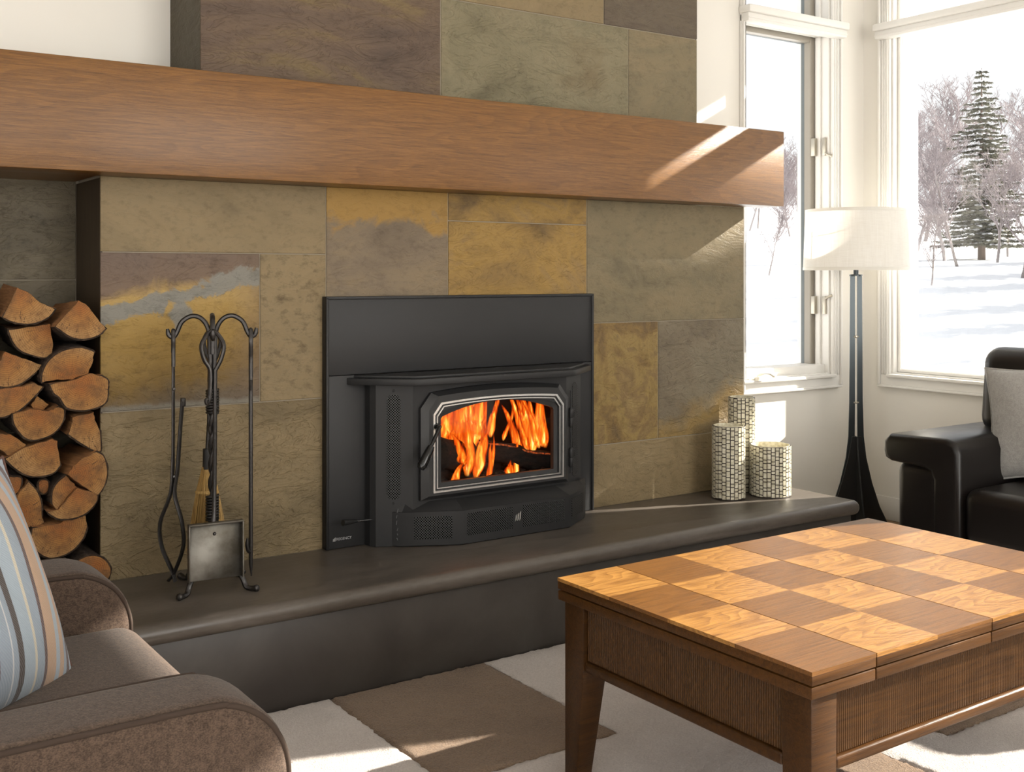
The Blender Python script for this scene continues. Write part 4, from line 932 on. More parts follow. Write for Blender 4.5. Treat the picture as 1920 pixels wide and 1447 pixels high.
b.lathe([(0, z1 + .010), (.006, z1 + .009), (.007, z1 + .003), (.003, z1), (.003, z1 - .02), (0, z1 - .02)], 16); b.build('spider_finial', NICK, sh_)
b = MB(); b.tube([(0, 0, 1.22), (0, 0, z1 - .01)], .005, 8); b.lathe([(0, 1.215), (.030, 1.215), (.030, 1.222), (.012, 1.224), (.012, 1.27), (0, 1.27)], 20); b.build('lamp_stem', GUN, fl)
RZ = R(-34)      # the lamp faces the room diagonally
Mz = Matrix.Rotation(RZ, 4, 'Z')
pr = lambda hw0, hw1, zt: [(-hw1, zt), (hw1, zt), (hw0, .0), (-hw0, 0)]
for sgn in (-1, 1):     # two flat steel strips with a slot between, flaring into the foot
    b = MB(); P = []
    prof = [(.006, 1.216), (.006, .60), (.007, .45), (.016, .33), (.040, .20), (.072, .10), (.112, .02), (.122, 0)]
    outp = [(.027, 1.216), (.031, .62), (.036, .46), (.048, .36), (.076, .24), (.112, .13), (.160, .03), (.176, 0)]
    poly = [(sgn * x, z) for x, z in outp] + [(sgn * x, z) for x, z in prof[::-1]]
    b.prism(poly, -.004, .004, 'Y', M=Mz); b.build('strip_post', GUN, fl, smooth=20)
b = MB()      # solid flared foot plates, crossing
outp = [(.022, .46), (.040, .36), (.066, .26), (.10, .15), (.145, .05), (.172, .0)]
poly = [(x, z) for x, z in outp] + [(-x, z) for x, z in outp[::-1]]
b.prism(poly, -.012, -.005, 'Y', .001, 1, M=Mz)
for sg in (1, -1): b.prism([(sg * x, z) for x, z in outp] + [(0, 0), (0, .46)], -.0035, .0035, 'Y', M=Mz @ Matrix.Rotation(R(90), 4, 'Z'))
b.build('flared_foot', GUND, fl, smooth=20)
for zz in (.93, .62):
    b = MB(); b.lathe([(0, .006), (.005, .005), (.007, 0)], 12, M=Mz @ Matrix.Translation((0, -.004, zz)) @ Euler((R(90), 0, 0)).to_matrix().to_4x4()); b.tube([Mz @ Vector((-.012, -.003, zz)), Mz @ Vector((.012, -.003, zz))], .004, 6); b.build('cross_pin', NICK, fl)
b = MB(); b.tube(smooth_path([(4.42, .10, .006), (4.52, .12, .004), (4.60, .06, .004), (4.66, -.08, .004)], 6), .004, 6); tag(b.build('lamp_cord', GUND), 'black lamp cord trailing on the floor behind the sofa', 'cord')

# ------------------------------------------------------------------ black leather sofa and grey cushion
LE = NT('black_leather'); ln_ = LE.noise(LE.map(), 5, 4); vr = LE.add('TexVoronoi', {'feature': 'DISTANCE_TO_EDGE'}, Vector=LE.map(), Scale=420.0)
LE.b.inputs['Specular IOR Level'].default_value = .4; LE.set_b(Base_Color=(.009, .0072, .0065), Roughness=LE.ramp(ln_.outputs[0], [(.3, (.28,) * 3), (.7, (.34,) * 3)]).outputs[0]); LE.bump(LE.math('MULTIPLY_ADD', vr.outputs[0], .3, ln_.outputs[0]), .12, .006); LE = LE.m
SX, SY = 3.66, -.60      # front of arm, outer side of the left arm
sf = empty('leather_sofa', (4.15, -1.5, 0)); tag(sf, 'black leather sofa with broad padded arm under the picture window', 'sofa')
def sp_(b, name, mat=LE, smooth=60): bmesh.ops.transform(b.bm, matrix=Matrix.Translation(-sf.location), verts=b.bm.verts); return b.build(name, mat, sf, smooth)
for sgn, yo in ((1, SY), (-1, -2.55)):
    ya, yb = (yo - .335, yo) if sgn > 0 else (yo, yo + .335)
    yi = ya if sgn > 0 else yb       # inner side
    # inverted-L pad: top + inner front post
    L = [(ya, .50), (yb, .50), (yb, .605), (ya, .605)]
    post = (ya, ya + .115) if sgn > 0 else (yb - .115, yb)
    outer_end = yb if sgn > 0 else ya
    s_ = 1 if sgn > 0 else -1
    poly = [(post[0] if s_ > 0 else post[1], .10), (post[1] if s_ > 0 else post[0], .10), (post[1] if s_ > 0 else post[0], .45)]
    poly += [((post[1] if s_ > 0 else post[0]) + s_ * .012, .478), ((post[1] if s_ > 0 else post[0]) + s_ * .04, .49), (outer_end - s_ * .035, .497), (outer_end - s_ * .008, .508), (outer_end, .535), (outer_end - s_ * .002, .575), (outer_end - s_ * .03, .603)]
    poly += [((post[0] if s_ > 0 else post[1]) + s_ * .06, .612), ((post[0] if s_ > 0 else post[1]) + s_ * .018, .600), ((post[0] if s_ > 0 else post[1]), .560)]
    b = MB(); b.prism(poly, SX, 4.50, 'X', .022, 4); sp_(b, 'arm_pad')
    lo = (SX + .02, outer_end - s_ * .245, .04); hi = (4.48, outer_end - s_ * .045, .50)
    b = MB(); b.grid(28, 14, lambda u, v: (0, 0, 0)) if False else None
    bx = MB(); bx.box((lo[0], min(lo[1], hi[1]), lo[2]), (hi[0], max(lo[1], hi[1]), hi[2]), .04, 5); sp_(bx, 'arm_panel')
b = MB(); b.box((SX + .04, -2.25, .05), (4.45, -.90, .235), .02, 3); sp_(b, 'base')
for k in range(2):
    y1_ = -.938 - k * .672; y0_ = y1_ - .668
    b = MB()
    b.box((SX + .005, y0_, .225), (4.20, y1_, .440), .05, 6); sp_(b, 'seat_cushion')
    M = Matrix.Translation((4.13, (y0_ + y1_) / 2, .41)) @ Matrix.Rotation(R(6), 4, 'Y')
    b = MB(); b.box((-.075, -.33, 0), (.095, .33, .30), .06, 6, M); sp_(b, 'back_cushion')
    b = MB(); b.box((-.03, -.335, .17), (.15, .335 if k else .575, .525), .07, 6, M); sp_(b, 'head_cushion')
b = MB(); b.box((4.28, -2.45, .06), (4.56, -.80, .70), .05, 4); sp_(b, 'back')

def pillow(w, h, th, n=34, pinch=.10, corner=.04):
    """soft cushion: u,v in [-1,1]; lies in local XZ, thickness along Y"""
    b = MB(); t = bmesh.new(); vs = {}
    def P(u, v, s):
        q = max(0, (1 - abs(u) ** 2.6)) ** .62 * max(0, (1 - abs(v) ** 2.6)) ** .62
        ex = 1 - pinch * (1 - abs(v) ** 2) * abs(u) ** 3; ez = 1 - pinch * (1 - abs(u) ** 2) * abs(v) ** 3
        wr = .004 * math.sin(7 * u + 3 * v) * q
        return (u * w / 2 * ex, s * (th / 2 * q) + wr, v * h / 2 * ez)
    for s in (-1, 1):
        V = [[None] * n for _ in range(n)]
        for i in range(n):
            for j in range(n):
                u, v = -1 + 2 * i / (n - 1), -1 + 2 * j / (n - 1)
                key = (i, j) if (i in (0, n - 1) or j in (0, n - 1)) else (i, j, s)
                if key not in vs: vs[key] = t.verts.new(P(u, v, s))
                V[i][j] = vs[key]
        for i in range(n - 1):
            for j in range(n - 1):
                q = (V[i][j], V[i + 1][j], V[i + 1][j + 1], V[i][j + 1]); t.faces.new(q if s < 0 else q[::-1])
    b._add(t)
    def edge():
        pts = []
        for (ax, c) in (('u', -1), ('v', 1), ('u', 1), ('v', -1)):
            for k in range(16):
                q = -1 + 2 * k / 16
                uu, vv = {('u', -1): (q, -1), ('v', 1): (1, q), ('u', 1): (-q, 1), ('v', -1): (-1, -q)}[(ax, c)]
                pts.append(P(uu, vv, 1))
        return pts
    return b, edge()
GF = fabric('grey_felt', (.26, .25, .235), (.40, .385, .36), 300, .35)
b, ed = pillow(.44, .44, .15)
Rm = Euler((R(-10), R(8), 0)).to_matrix()
cu = b.build('throw_cushion', GF, smooth=80); cu.rotation_euler = Euler((R(-14), R(-6), R(-74)), 'XYZ'); cu.location = (4.035, -1.055, .665)
tag(cu, 'grey felt throw cushion leaning on the black sofa', 'cushion')
e_ = MB().tube(ed, .004, 6, closed=True).build('piping', GF, cu)
# ------------------------------------------------------------------ rug
def pile(name, c1, c2):
    t = NT(name); n = t.noise(t.map(), 210, 4, .7); n2 = t.noise(t.map(), 7, 3)
    f = t.math('MULTIPLY_ADD', n.outputs[0], .75, t.math('MULTIPLY', n2.outputs[0], .25))
    t.set_b(Base_Color=t.ramp(f, [(.34, c1), (.62, c2)]).outputs[0], Roughness=.97); t.b.inputs['Sheen Weight'].default_value = .3; t.b.inputs['Specular IOR Level'].default_value = .1
    t.bump(f, .9, .012); return t.m
CREAM = pile('cream_pile', (.60, .53, .485), (.80, .73, .68)); TAN = pile('brown_pile', (.140, .084, .046), (.300, .195, .115))
rug = empty('area_rug', (1.9, -1.6, 0)); tag(rug, 'cream area rug with large brown rectangles under the coffee table', 'rug')
XS = [.40, 1.36, 1.885, 2.36, 2.582, 3.11, 3.55]; 
RB = [(1.362, 1.886, -1.118, -.470), (2.582, 3.11, -1.617, -.97), (1.83, 2.356, -2.20, -1.552), (3.11, 3.60, -2.5, -1.85), (.55, 1.0, -2.0, -1.35)]
# xs = sorted({.35, 3.62, *[v for r in RB for v in r[:2]]}); ys = sorted({-3.0, -.470, *[v for r in RB for v in r[2:]]})
def rug_piece(x0, x1, y0, y1, mat, name, seed):
    rnd = random.Random(seed); hgt = .020 + rnd.uniform(-.001, .001)
    nx, ny = max(2, int((x1 - x0) / .012)), max(2, int((y1 - y0) / .012))
    b = MB(); t = bmesh.new()
    V = [[None] * (ny + 1) for _ in range(nx + 1)]
    for i in range(nx + 1):
        for j in range(ny + 1):
            ed = i in (0, nx) or j in (0, ny); x = x0 + (x1 - x0) * i / nx; y = y0 + (y1 - y0) * j / ny
            V[i][j] = t.verts.new((x + rnd.uniform(-.003, .003), y + rnd.uniform(-.003, .003), (hgt - .006 if ed else hgt) + rnd.uniform(-.0016, .0016)))
    for i in range(nx):
        for j in range(ny): t.faces.new((V[i][j], V[i + 1][j], V[i + 1][j + 1], V[i][j + 1]))
    per = [V[i][0] for i in range(nx)] + [V[nx][j] for j in range(ny)] + [V[i][ny] for i in range(nx, 0, -1)] + [V[0][j] for j in range(ny, 0, -1)]
    lo = [t.verts.new((v.co.x, v.co.y, .001)) for v in per]
    for k in range(len(per)): t.faces.new((per[k - 1], lo[k - 1], lo[k], per[k]))
    bmesh.ops.recalc_face_normals(t, faces=t.faces)
    b._add(t); bmesh.ops.transform(b.bm, matrix=Matrix.Translation(-rug.location), verts=b.bm.verts)
    return b.build(name, mat, rug, smooth=70)
rnd = random.Random(77); t = bmesh.new(); RX0, RX1, RY0, RY1 = .35, 3.62, -3.0, -.470
def cuts(a0, a1, ks):
    out = []; ks = sorted({a0, a1, *ks})
    for p, q in zip(ks[:-1], ks[1:]):
        m = max(1, round((q - p) / .014)); out += [p + (q - p) * i / m for i in range(m)]
    return out + [a1]
gx = cuts(RX0, RX1, [v for r in RB for v in r[:2] if RX0 < v < RX1]); gy = cuts(RY0, RY1, [v for r in RB for v in r[2:] if RY0 < v < RY1])
inb = lambda x, y: any(r[0] < x < r[1] and r[2] < y < r[3] for r in RB)
near = lambda x, y: any(r[0] - .004 < x < r[1] + .004 and r[2] - .004 < y < r[3] + .004 for r in RB) or x < RX0 + .004 or x > RX1 - .004 or y < RY0 + .004 or y > RY1 - .004
V = [[t.verts.new((x + rnd.uniform(-.003, .003), y + rnd.uniform(-.003, .003), (.016 if near(x, y) else .021) + rnd.uniform(-.0016, .0016))) for y in gy] for x in gx]
for i in range(len(gx) - 1):
    for j in range(len(gy) - 1):
        if not inb((gx[i] + gx[i + 1]) / 2, (gy[j] + gy[j + 1]) / 2): t.faces.new((V[i][j], V[i + 1][j], V[i + 1][j + 1], V[i][j + 1]))
for v in [v for row in V for v in row if not v.link_faces]: t.verts.remove(v)
bmesh.ops.recalc_face_normals(t, faces=t.faces)
be = [e for e in t.edges if e.is_boundary]; ex = bmesh.ops.extrude_edge_only(t, edges=be)
for v in [g for g in ex['geom'] if isinstance(g, bmesh.types.BMVert)]: v.co.z = .001
b = MB(); b._add(t); bmesh.ops.transform(b.bm, matrix=Matrix.Translation(-rug.location), verts=b.bm.verts); b.build('cream_field', CREAM, rug, smooth=70)
for q, r in enumerate(RB): rug_piece(*r, TAN, 'brown_rectangle', q)

# ------------------------------------------------------------------ coffee table
X0, X1, Y0, Y1, ZT = 1.5896, 2.7379, -2.016, -1.2474, .500
ct = empty('coffee_table', ((X0 + X1) / 2, (Y0 + Y1) / 2, 0)); tag(ct, 'square topped oak coffee table with checkerboard parquet top on the rug', 'table')
def ctp(b, name, mat, smooth=35): bmesh.ops.transform(b.bm, matrix=Matrix.Translation(-ct.location), verts=b.bm.verts); return b.build(name, mat, ct, smooth)
def oak(nm, li, da, sd, rot=(0, 0, 0), **k): return wood(nm, li, da, seed=sd, axis_rot=rot, **{**dict(rough=.36, pore=.6, bstr=.25, spec=.35), **k})
LI = [oak('parquet_light_%s' % 'abc'[i], (.40, .200, .050), (.15, .058, .012), 11 + i, (0, 0, R(90)), grain=(2.0, 60, 60), ring=(1.2, 5.0, 5.0), ringamt=.5, rings=20.0, coat=.16) for i in range(3)]
DA = [oak('parquet_dark_%s' % 'abc'[i], (.190, .080, .016), (.078, .030, .006), 21 + i, grain=(2.0, 80, 80), ring=(.6, 6, 6), ringamt=.4, rings=14.0, coat=.16) for i in range(3)]
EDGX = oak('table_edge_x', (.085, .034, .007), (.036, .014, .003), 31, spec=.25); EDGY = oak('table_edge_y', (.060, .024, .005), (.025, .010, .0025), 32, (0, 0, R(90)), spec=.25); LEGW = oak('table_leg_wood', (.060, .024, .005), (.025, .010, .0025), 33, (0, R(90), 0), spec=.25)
xsep = [X0, 1.7729, 1.9636, 2.1525, 2.3423, 2.5303, X1]; ysep = [Y0 + (Y1 - Y0) * k / 4 for k in range(5)]
for i in range(6):
    for j in range(4):
        lightt = (i + (3 - j)) % 2 == 0; rnd = random.Random(i * 10 + j)
        gx0 = .0014 if i in (1, 3, 5) else .0; gx1 = .0014 if i in (0, 2, 4) else .0      # grooves between the leaves
        lo = Vector((xsep[i] + gx0, ysep[j], ZT - .008)); hi = Vector((xsep[i + 1] - gx1, ysep[j + 1], ZT))
        c = (lo + hi) / 2
        o = MB().box(lo - c, hi - c).build('parquet_square', (LI if lightt else DA)[rnd.randrange(3)], ct, loc=c - ct.location)
for a, c in ((X0, xsep[1]), (xsep[1], xsep[3]), (xsep[3], xsep[5]), (xsep[5], X1)):      # leaves below the parquet, two stacked boards with a shadow groove
    ctp(MB().box((a + .0012 * (a > X0), Y0, ZT - .0265), (c - .0012 * (c < X1), Y1, ZT - .0075), .002, 2), 'top_leaf', EDGX)
    ctp(MB().box((a + .0012 * (a > X0), Y0 + .001, ZT - .052), (c - .0012 * (c < X1), Y1 - .001, ZT - .029), .003, 2), 'under_leaf', EDGX)
ctp(MB().box((X0 + .01, Y0 + .01, ZT - .031), (X1 - .01, Y1 - .01, ZT - .025), 0), 'groove_core', EDGY)
for sx in (0, 1):
    for sy in (0, 1):
        x = X0 + .012 if sx == 0 else X1 - .012; y = Y0 + .012 if sy == 0 else Y1 - .012; dx = 1 if sx == 0 else -1; dy = 1 if sy == 0 else -1
        t = bmesh.new(); rows = []
        for z, wd in ((ZT - .053, .072), (.275, .070), (.022, .044)):
            rows.append([t.verts.new(p) for p in ((x, y, z), (x + dx * wd, y, z), (x + dx * wd, y + dy * wd, z), (x, y + dy * wd, z))])
        for a, c in zip(rows[:-1], rows[1:]):
            for k in range(4): t.faces.new((a[k], a[(k + 1) % 4], c[(k + 1) % 4], c[k]))
        t.faces.new(rows[0]); t.faces.new(rows[-1]); bmesh.ops.recalc_face_normals(t, faces=t.faces)
        bmesh.ops.bevel(t, geom=list(t.edges), offset=.003, segments=2, profile=.5, affect='EDGES')
        b = MB(); b._add(t); ctp(b, 'leg', LEGW)
REED = oak('reeded_panel_wood', (.080, .034, .008), (.034, .014, .0035), 41, (0, R(90), 0), spec=.25)
za, zb = .308, ZT - .053
def reeds(axis, u0, u1, face, out):
    """half-round vertical reeds"""
    n = int((u1 - u0) / .0062); t = bmesh.new(); prof = []
    for k in range(n):
        c = u0 + (k + .5) * (u1 - u0) / n; r = (u1 - u0) / n / 2
        for a in (180, 135, 90, 45): prof.append((c + r * math.cos(R(a)), face + out * r * .9 * math.sin(R(a))))
    prof.append((u1, face))
    V = [[t.verts.new((p[0], p[1], z) if axis == 'X' else (p[1], p[0], z)) for p in prof] for z in (za + .014, zb - .002)]
    for k in range(len(prof) - 1): t.faces.new((V[0][k], V[0][k + 1], V[1][k + 1], V[1][k]))
    bmesh.ops.recalc_face_normals(t, faces=t.faces); b = MB(); b._add(t); o = ctp(b, 'reeds', REED, 60); o['kind'] = 'stuff'
for (axis, u0, u1, fc, out) in (('X', X0 + .084, X1 - .084, Y0 + .026, -1), ('X', X0 + .084, X1 - .084, Y1 - .026, 1), ('Y', Y0 + .084, Y1 - .084, X0 + .026, -1), ('Y', Y0 + .084, Y1 - .084, X1 - .026, 1)):
    reeds(axis, u0, u1, fc, out)
    s = -out
    lo, hi = ((u0, fc, za), (u1, fc + s * .016, zb)) if axis == 'X' else ((fc, u0, za), (fc + s * .016, u1, zb))
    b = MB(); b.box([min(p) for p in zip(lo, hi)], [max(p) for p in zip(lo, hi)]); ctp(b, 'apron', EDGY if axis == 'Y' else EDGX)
    lo, hi = ((u0, fc + out * .012, za - .012), (u1, fc + s * .016, za + .012)) if axis == 'X' else ((fc + out * .012, u0, za - .012), (fc + s * .016, u1, za + .012))
    b = MB(); b.box([min(p) for p in zip(lo, hi)], [max(p) for p in zip(lo, hi)], .006, 3); ctp(b, 'bottom_moulding', EDGX if axis == 'X' else EDGY)

# ------------------------------------------------------------------ brown armchair with striped cushion
BR = fabric('brown_tweed', (.040, .026, .018), (.122, .083, .060), 330, .6, sheen=.15)
PIPE = plain('brown_piping', (.045, .028, .019), .9)
ac = empty('armchair', (.25, -1.18, 0)); tag(ac, 'brown tweed armchair with rounded arms at the photo left', 'armchair')
def acp(b, name, mat=BR, smooth=60, par=None):
    bmesh.ops.transform(b.bm, matrix=Matrix.Translation(-ac.location), verts=b.bm.verts); return b.build(name, mat, par or ac, smooth)
AF = .715        # front of the arms
def arm_profile(front, top, rr, back=-.22):
    return [(back, .06), (front - .035, .06)] + [(front - .012, .20), (front, .36)] + arc(front - rr, top - rr, rr, 0, 84, 12) + [(front - rr - .12, top + .001), (back, top - .004)]
for nm, ya, yb in (('near', -1.725, -1.555), ('far', -.845, -.655)):
    pr_ = arm_profile(AF, .572, .14); b = MB(); b.prism(pr_, ya, yb, 'Y', .030, 5); a_ = acp(b, 'arm')
    for y, sg in ((ya, 1), (yb, -1)):
        path = []; n_ = len(pr_)
        for k in range(1, n_):
            tn_ = (Vector(pr_[(k + 1) % n_] if k < n_ - 1 else pr_[k]) - Vector(pr_[k - 1] if k > 1 else pr_[k])).normalized(); nm_ = Vector((tn_.y, -tn_.x))
            q = Vector(pr_[k]) - nm_ * .0085; path.append((q.x, y + sg * .0085, q.y))
        b = MB(); b.tube(smooth_path(path, 4), .0048, 8)
        acp(b, 'piping', PIPE, par=a_)
b = MB(); b.box((-.10, -1.55, .24), (.715, -.85, .455), .055, 6); seat = acp(b, 'seat_cushion')
b = MB(); b.box((-.15, -1.56, .07), (.66, -.84, .25), .02, 3); acp(b, 'base')
b = MB(); b.box((-.30, -1.70, .10), (-.08, -.68, .82), .07, 6, Matrix.Translation((0, 0, 0))); acp(b, 'backrest')
for x in (-.2, .58):
    for y in (-1.66, -.74): b = MB(); b.tube([(x, y, .062), (x, y, .0215)], [.024, .018], 12); acp(b, 'leg', LEGW)

ST = NT('striped_weave'); sx_ = ST.add('SeparateXYZ', Vector=ST.tc.outputs['Object']); uu = ST.math('MULTIPLY_ADD', sx_.outputs[0], 1 / .46, .5)
bl_, lb, wh, tn, bn_, dk, cr_ = (.29, .345, .41), (.36, .43, .50), (.60, .60, .60), (.50, .32, .20), (.085, .038, .028), (.045, .026, .016), (.62, .56, .44)
seq = [(0, bl_), (.03, bn_), (.055, bl_), (.10, tn), (.16, lb), (.19, dk), (.225, tn), (.255, bl_), (.33, cr_), (.35, lb), (.39, tn), (.44, bn_), (.455, bl_), (.52, wh), (.53, bl_), (.56, dk), (.595, lb), (.67, cr_), (.685, bl_), (.74, bn_), (.76, tn), (.83, lb), (.86, tn), (.895, bl_), (.925, bn_), (.955, lb)]
fac = ST.math('ADD', uu, ST.math('MULTIPLY_ADD', ST.noise(ST.map(scale=(1, 1, .2)), 30, 2).outputs[0], .008, -.004))
cst = ST.ramp(fac, seq, 'CONSTANT').outputs[0]
wv1 = ST.add('TexWave', {'bands_direction': 'DIAGONAL'}, Vector=ST.map(), Scale=110.0); wn_ = ST.noise(ST.map(), 380, 2)
wf = ST.math('MULTIPLY_ADD', wv1.outputs['Fac'], .6, ST.math('MULTIPLY', wn_.outputs[0], .5))
ST.set_b(Base_Color=ST.mix(cst, ST.mix(cst, (.62, .66, .72), .16), wf), Roughness=.95); ST.b.inputs['Sheen Weight'].default_value = .2; ST.bump(wf, .5, .002); ST = ST.m
b, ed = pillow(.47, .46, .17, pinch=.06)
# local axes: X along the bottom edge, Z up the leaning face, -Y out of the face
e1 = Vector((.75, .66, 0)).normalized(); e3 = Vector((-.27, .25, .93)); e3 = (e3 - e1 * e3.dot(e1)).normalized(); e2 = e3.cross(e1)
sc_ = b.build('striped_cushion', ST, smooth=80); BLc = Vector((.535, -1.108, .462)); cen = BLc - e1 * .225 + e3 * .205 + e2 * .03
sc_.matrix_world = Matrix.Translation(cen) @ Matrix([[e1.x, e2.x, e3.x, 0], [e1.y, e2.y, e3.y, 0], [e1.z, e2.z, e3.z, 0], [0, 0, 0, 1]])
tag(sc_, 'blue and brown striped cushion leaning on the brown armchair', 'cushion')
MB().tube(ed, .0045, 6, closed=True).build('piping', plain('cushion_piping', (.115, .058, .042), .9), sc_)
# ------------------------------------------------------------------ outside: snow slope and trees
from mathutils import noise as mnoise
def lerp_tab(r, tab):
    for (a, va), (c, vc) in zip(tab[:-1], tab[1:]):
        if r <= c:
            s = max(0, (r - a) / (c - a)); s = s * s * (3 - 2 * s) * .5 + s * .5; return va + (vc - va) * s
    return tab[-1][1]
GT = [(0, -.40), (8, -.38), (14, .10), (42, 1.72), (75, 4.3), (130, 9.0), (300, 14)]
def gz(x, y):
    r = math.hypot(x, y + 3.37); k = min(1, max(0, (r - 8) / 10))
    return lerp_tab(r, GT) + k * (.16 * mnoise.noise((x * .12, y * .12, 3)) + .05 * mnoise.noise((x * .5, y * .5, 7)))
SNOW = NT('snow'); sn = SNOW.noise(SNOW.map(), .8, 5); SNOW.set_b(Base_Color=(.86, .88, .92), Roughness=.75); SNOW.b.inputs['Specular IOR Level'].default_value = .2; SNOW.bump(SNOW.noise(SNOW.map(scale=(1, 2.5, 1)), 2.0, 6, .6).outputs[0], .25, .15); SNOW = SNOW.m
t = bmesh.new(); NA, NR = 120, 64; rows = []
for j in range(NR):
    r = 3.0 + 260 * (j / (NR - 1)) ** 2.2
    rows.append([t.verts.new((r * math.cos(2 * math.pi * i / NA), r * math.sin(2 * math.pi * i / NA) - 3.37, gz(r * math.cos(2 * math.pi * i / NA), r * math.sin(2 * math.pi * i / NA) - 3.37))) for i in range(NA)])
for a, c in zip(rows[:-1], rows[1:]):
    for i in range(NA): t.faces.new((a[i], c[i], c[(i + 1) % NA], a[(i + 1) % NA]))
t.faces.new(rows[0])
bmesh.ops.recalc_face_normals(t, faces=t.faces)
b = MB(); b._add(t); go = b.build('ground_snow', SNOW, smooth=180); struct(go); go['label'] = 'snow covered slope outside the windows'

BIRCH = NT('frost_and_haze_bark'); bn2 = BIRCH.noise(BIRCH.map(scale=(1, 1, .3)), 9, 4); BIRCH.set_b(Base_Color=BIRCH.ramp(bn2.outputs[0], [(.35, (.20, .17, .16)), (.6, (.38, .35, .345))]).outputs[0], Roughness=.9); BIRCH = BIRCH.m  # pale tone holds frost plus the washed-out haze of the view
TWIG = plain('frost_and_haze_twigs', (.30, .26, .265), .9, var=.25, nscale=4)  # twig colour lightened for frost and for the bright bloom outside
def grow(seed, H, lean=(0, 0), spread=1.0):
    """bare tree: returns (trunk MB, twigs MB)"""
    rnd = random.Random(seed); tr = MB(); tw_ = bmesh.new()
    def stick(bm, pts, r0, r1, n):
        rings = []
        for i, p in enumerate(pts):
            d = (pts[min(i + 1, len(pts) - 1)] - pts[max(i - 1, 0)]).normalized(); u = d.orthogonal().normalized(); v = d.cross(u); r = r0 + (r1 - r0) * i / (len(pts) - 1)
            rings.append([bm.verts.new(p + (u * math.cos(2 * math.pi * k / n) + v * math.sin(2 * math.pi * k / n)) * r) for k in range(n)])
        for a, c in zip(rings[:-1], rings[1:]):
            for k in range(n): bm.faces.new((a[k], a[(k + 1) % n], c[(k + 1) % n], c[k]))
    def branch(p, d, ln, r, lev):
        seg = 5 if lev < 2 else 3; pts = [p.copy()]; q = p.copy(); dd = d.copy()
        for i in range(seg):
            dd = (dd + Vector((rnd.uniform(-1, 1), rnd.uniform(-1, 1), rnd.uniform(-.5, .9))) * (.20 if lev else .10)).normalized(); q = q + dd * ln / seg; pts.append(q.copy())
        if lev == 0:
            t0 = bmesh.new(); stick(t0, pts, r, r * .35, 6); tr._add(t0)
        else: stick(tw_, pts, r, max(r * .35, .0013), 4 if lev == 1 else 3)
        if lev >= 4: return
        kids = (17, 7, 5, 4)[lev]
        for i in range(kids):
            s = rnd.uniform(.28 if lev == 0 else .2, 1.0); k = min(int(s * seg), seg - 1); base = pts[k].lerp(pts[k + 1], s * seg - k)
            az = rnd.uniform(0, 6.283); out = Vector((math.cos(az), math.sin(az), rnd.uniform(.15, .9))); nd = (out * spread + dd * .7).normalized()
            branch(base, nd, ln * rnd.uniform(.30, .52) * (1.15 - .5 * s if lev == 0 else 1), r * (.36 if lev == 0 else .5), lev + 1)
    branch(Vector((0, 0, -.1)), Vector((lean[0], lean[1], 1)).normalized(), H, H * .015, 0)
    b2 = MB(); b2._add(tw_); return tr, b2
BV = []
for i, (ln_x, sprd) in enumerate(((0, 1.0), (.25, 1.2), (-.2, .9), (.45, 1.1), (.1, 1.3))):
    tr, tw_ = grow(40 + i, 1.0, (ln_x, .1 * i - .2), sprd)
    o1 = tr.build('trunk', BIRCH, smooth=60); o2 = tw_.build('twigs', TWIG, smooth=60); BV.append((o1.data, o2.data)); bpy.data.objects.remove(o1); bpy.data.objects.remove(o2)
def birch(var, x, y, H, rz, label, group='bare trees on the snowy slope'):
    e = empty('bare_birch', (x, y, gz(x, y)), rz); e.scale = (H, H, H); tag(e, label, 'tree', group)
    link('trunk', BV[var][0], None, e); o = link('branches', BV[var][1], None, e); return e
birch(3, 30.53, 16.91, 3.3, 2.6, 'snowy birch leaning left in front of the tall spruce')
birch(0, 23.66, 13.14, 1.9, .5, 'small bare birch sapling low in the picture window, near the lamp shade')
birch(1, 33.75, 19.55, 4.6, 1.7, 'bushy bare birch directly left of the tall spruce')
birch(2, 39.21, 20.65, 3.6, 3.3, 'bare birch just right of the tall spruce trunk')
birch(4, 27.32, 13.04, 3.6, 4.4, 'bare birch nearest the right edge of the picture window')
birch(1, 37.98, 23.92, 5.2, 5.2, 'tall bare birch next to the lamp shade in the picture window')
birch(0, 33.29, 17.44, 3.4, 1.1, 'short bare birch under the right boughs of the spruce')
GB = 'faint bare trees in the distance behind the spruce'
ORD = ('first', 'second', 'third', 'fourth', 'fifth', 'sixth')
for k, (x, y, v) in enumerate(((51.27, 34.2, 0), (45.26, 28.63, 2), (58.22, 36.71, 4), (63.69, 37.81, 3), (60.0, 33.06, 1), (47.56, 24.62, 0))): birch(v, x, y, 6.8 - .3 * (k % 3), k * 1.3, 'faint far tree behind the spruce, %s from the lamp side' % ORD[k], GB)
birch(2, 23.41, 18.14, 1.75, 2.0, 'lone small birch on the snow in the narrow casement window')
GC = 'bare trees on the ridge in the casement window'
for k, (x, y, v) in enumerate(((48.9, 43.15, 1), (52.48, 45.68, 0), (47.23, 39.4, 3), (55.49, 45.87, 4), (46.0, 37.2, 1), (51.42, 41.2, 2))): birch(v, x, y, 4.9 - .4 * (k % 3), k * 2.1, 'bare birch in the casement window ridge row, %s from the chimney' % ORD[k], GC)
GD = 'bare trees further along the slope beyond the frame'
for k, (x, y, v) in enumerate(((28, 5.5, 1), (33, 7.5, 4), (31.3, 8.8, 0), (26, 7.3, 2), (36, 9.8, 3), (21, 5.0, 1))): birch(v, x, y, 5.5, k * 1.9, 'bare birch further right along the slope, past the picture window', GD)

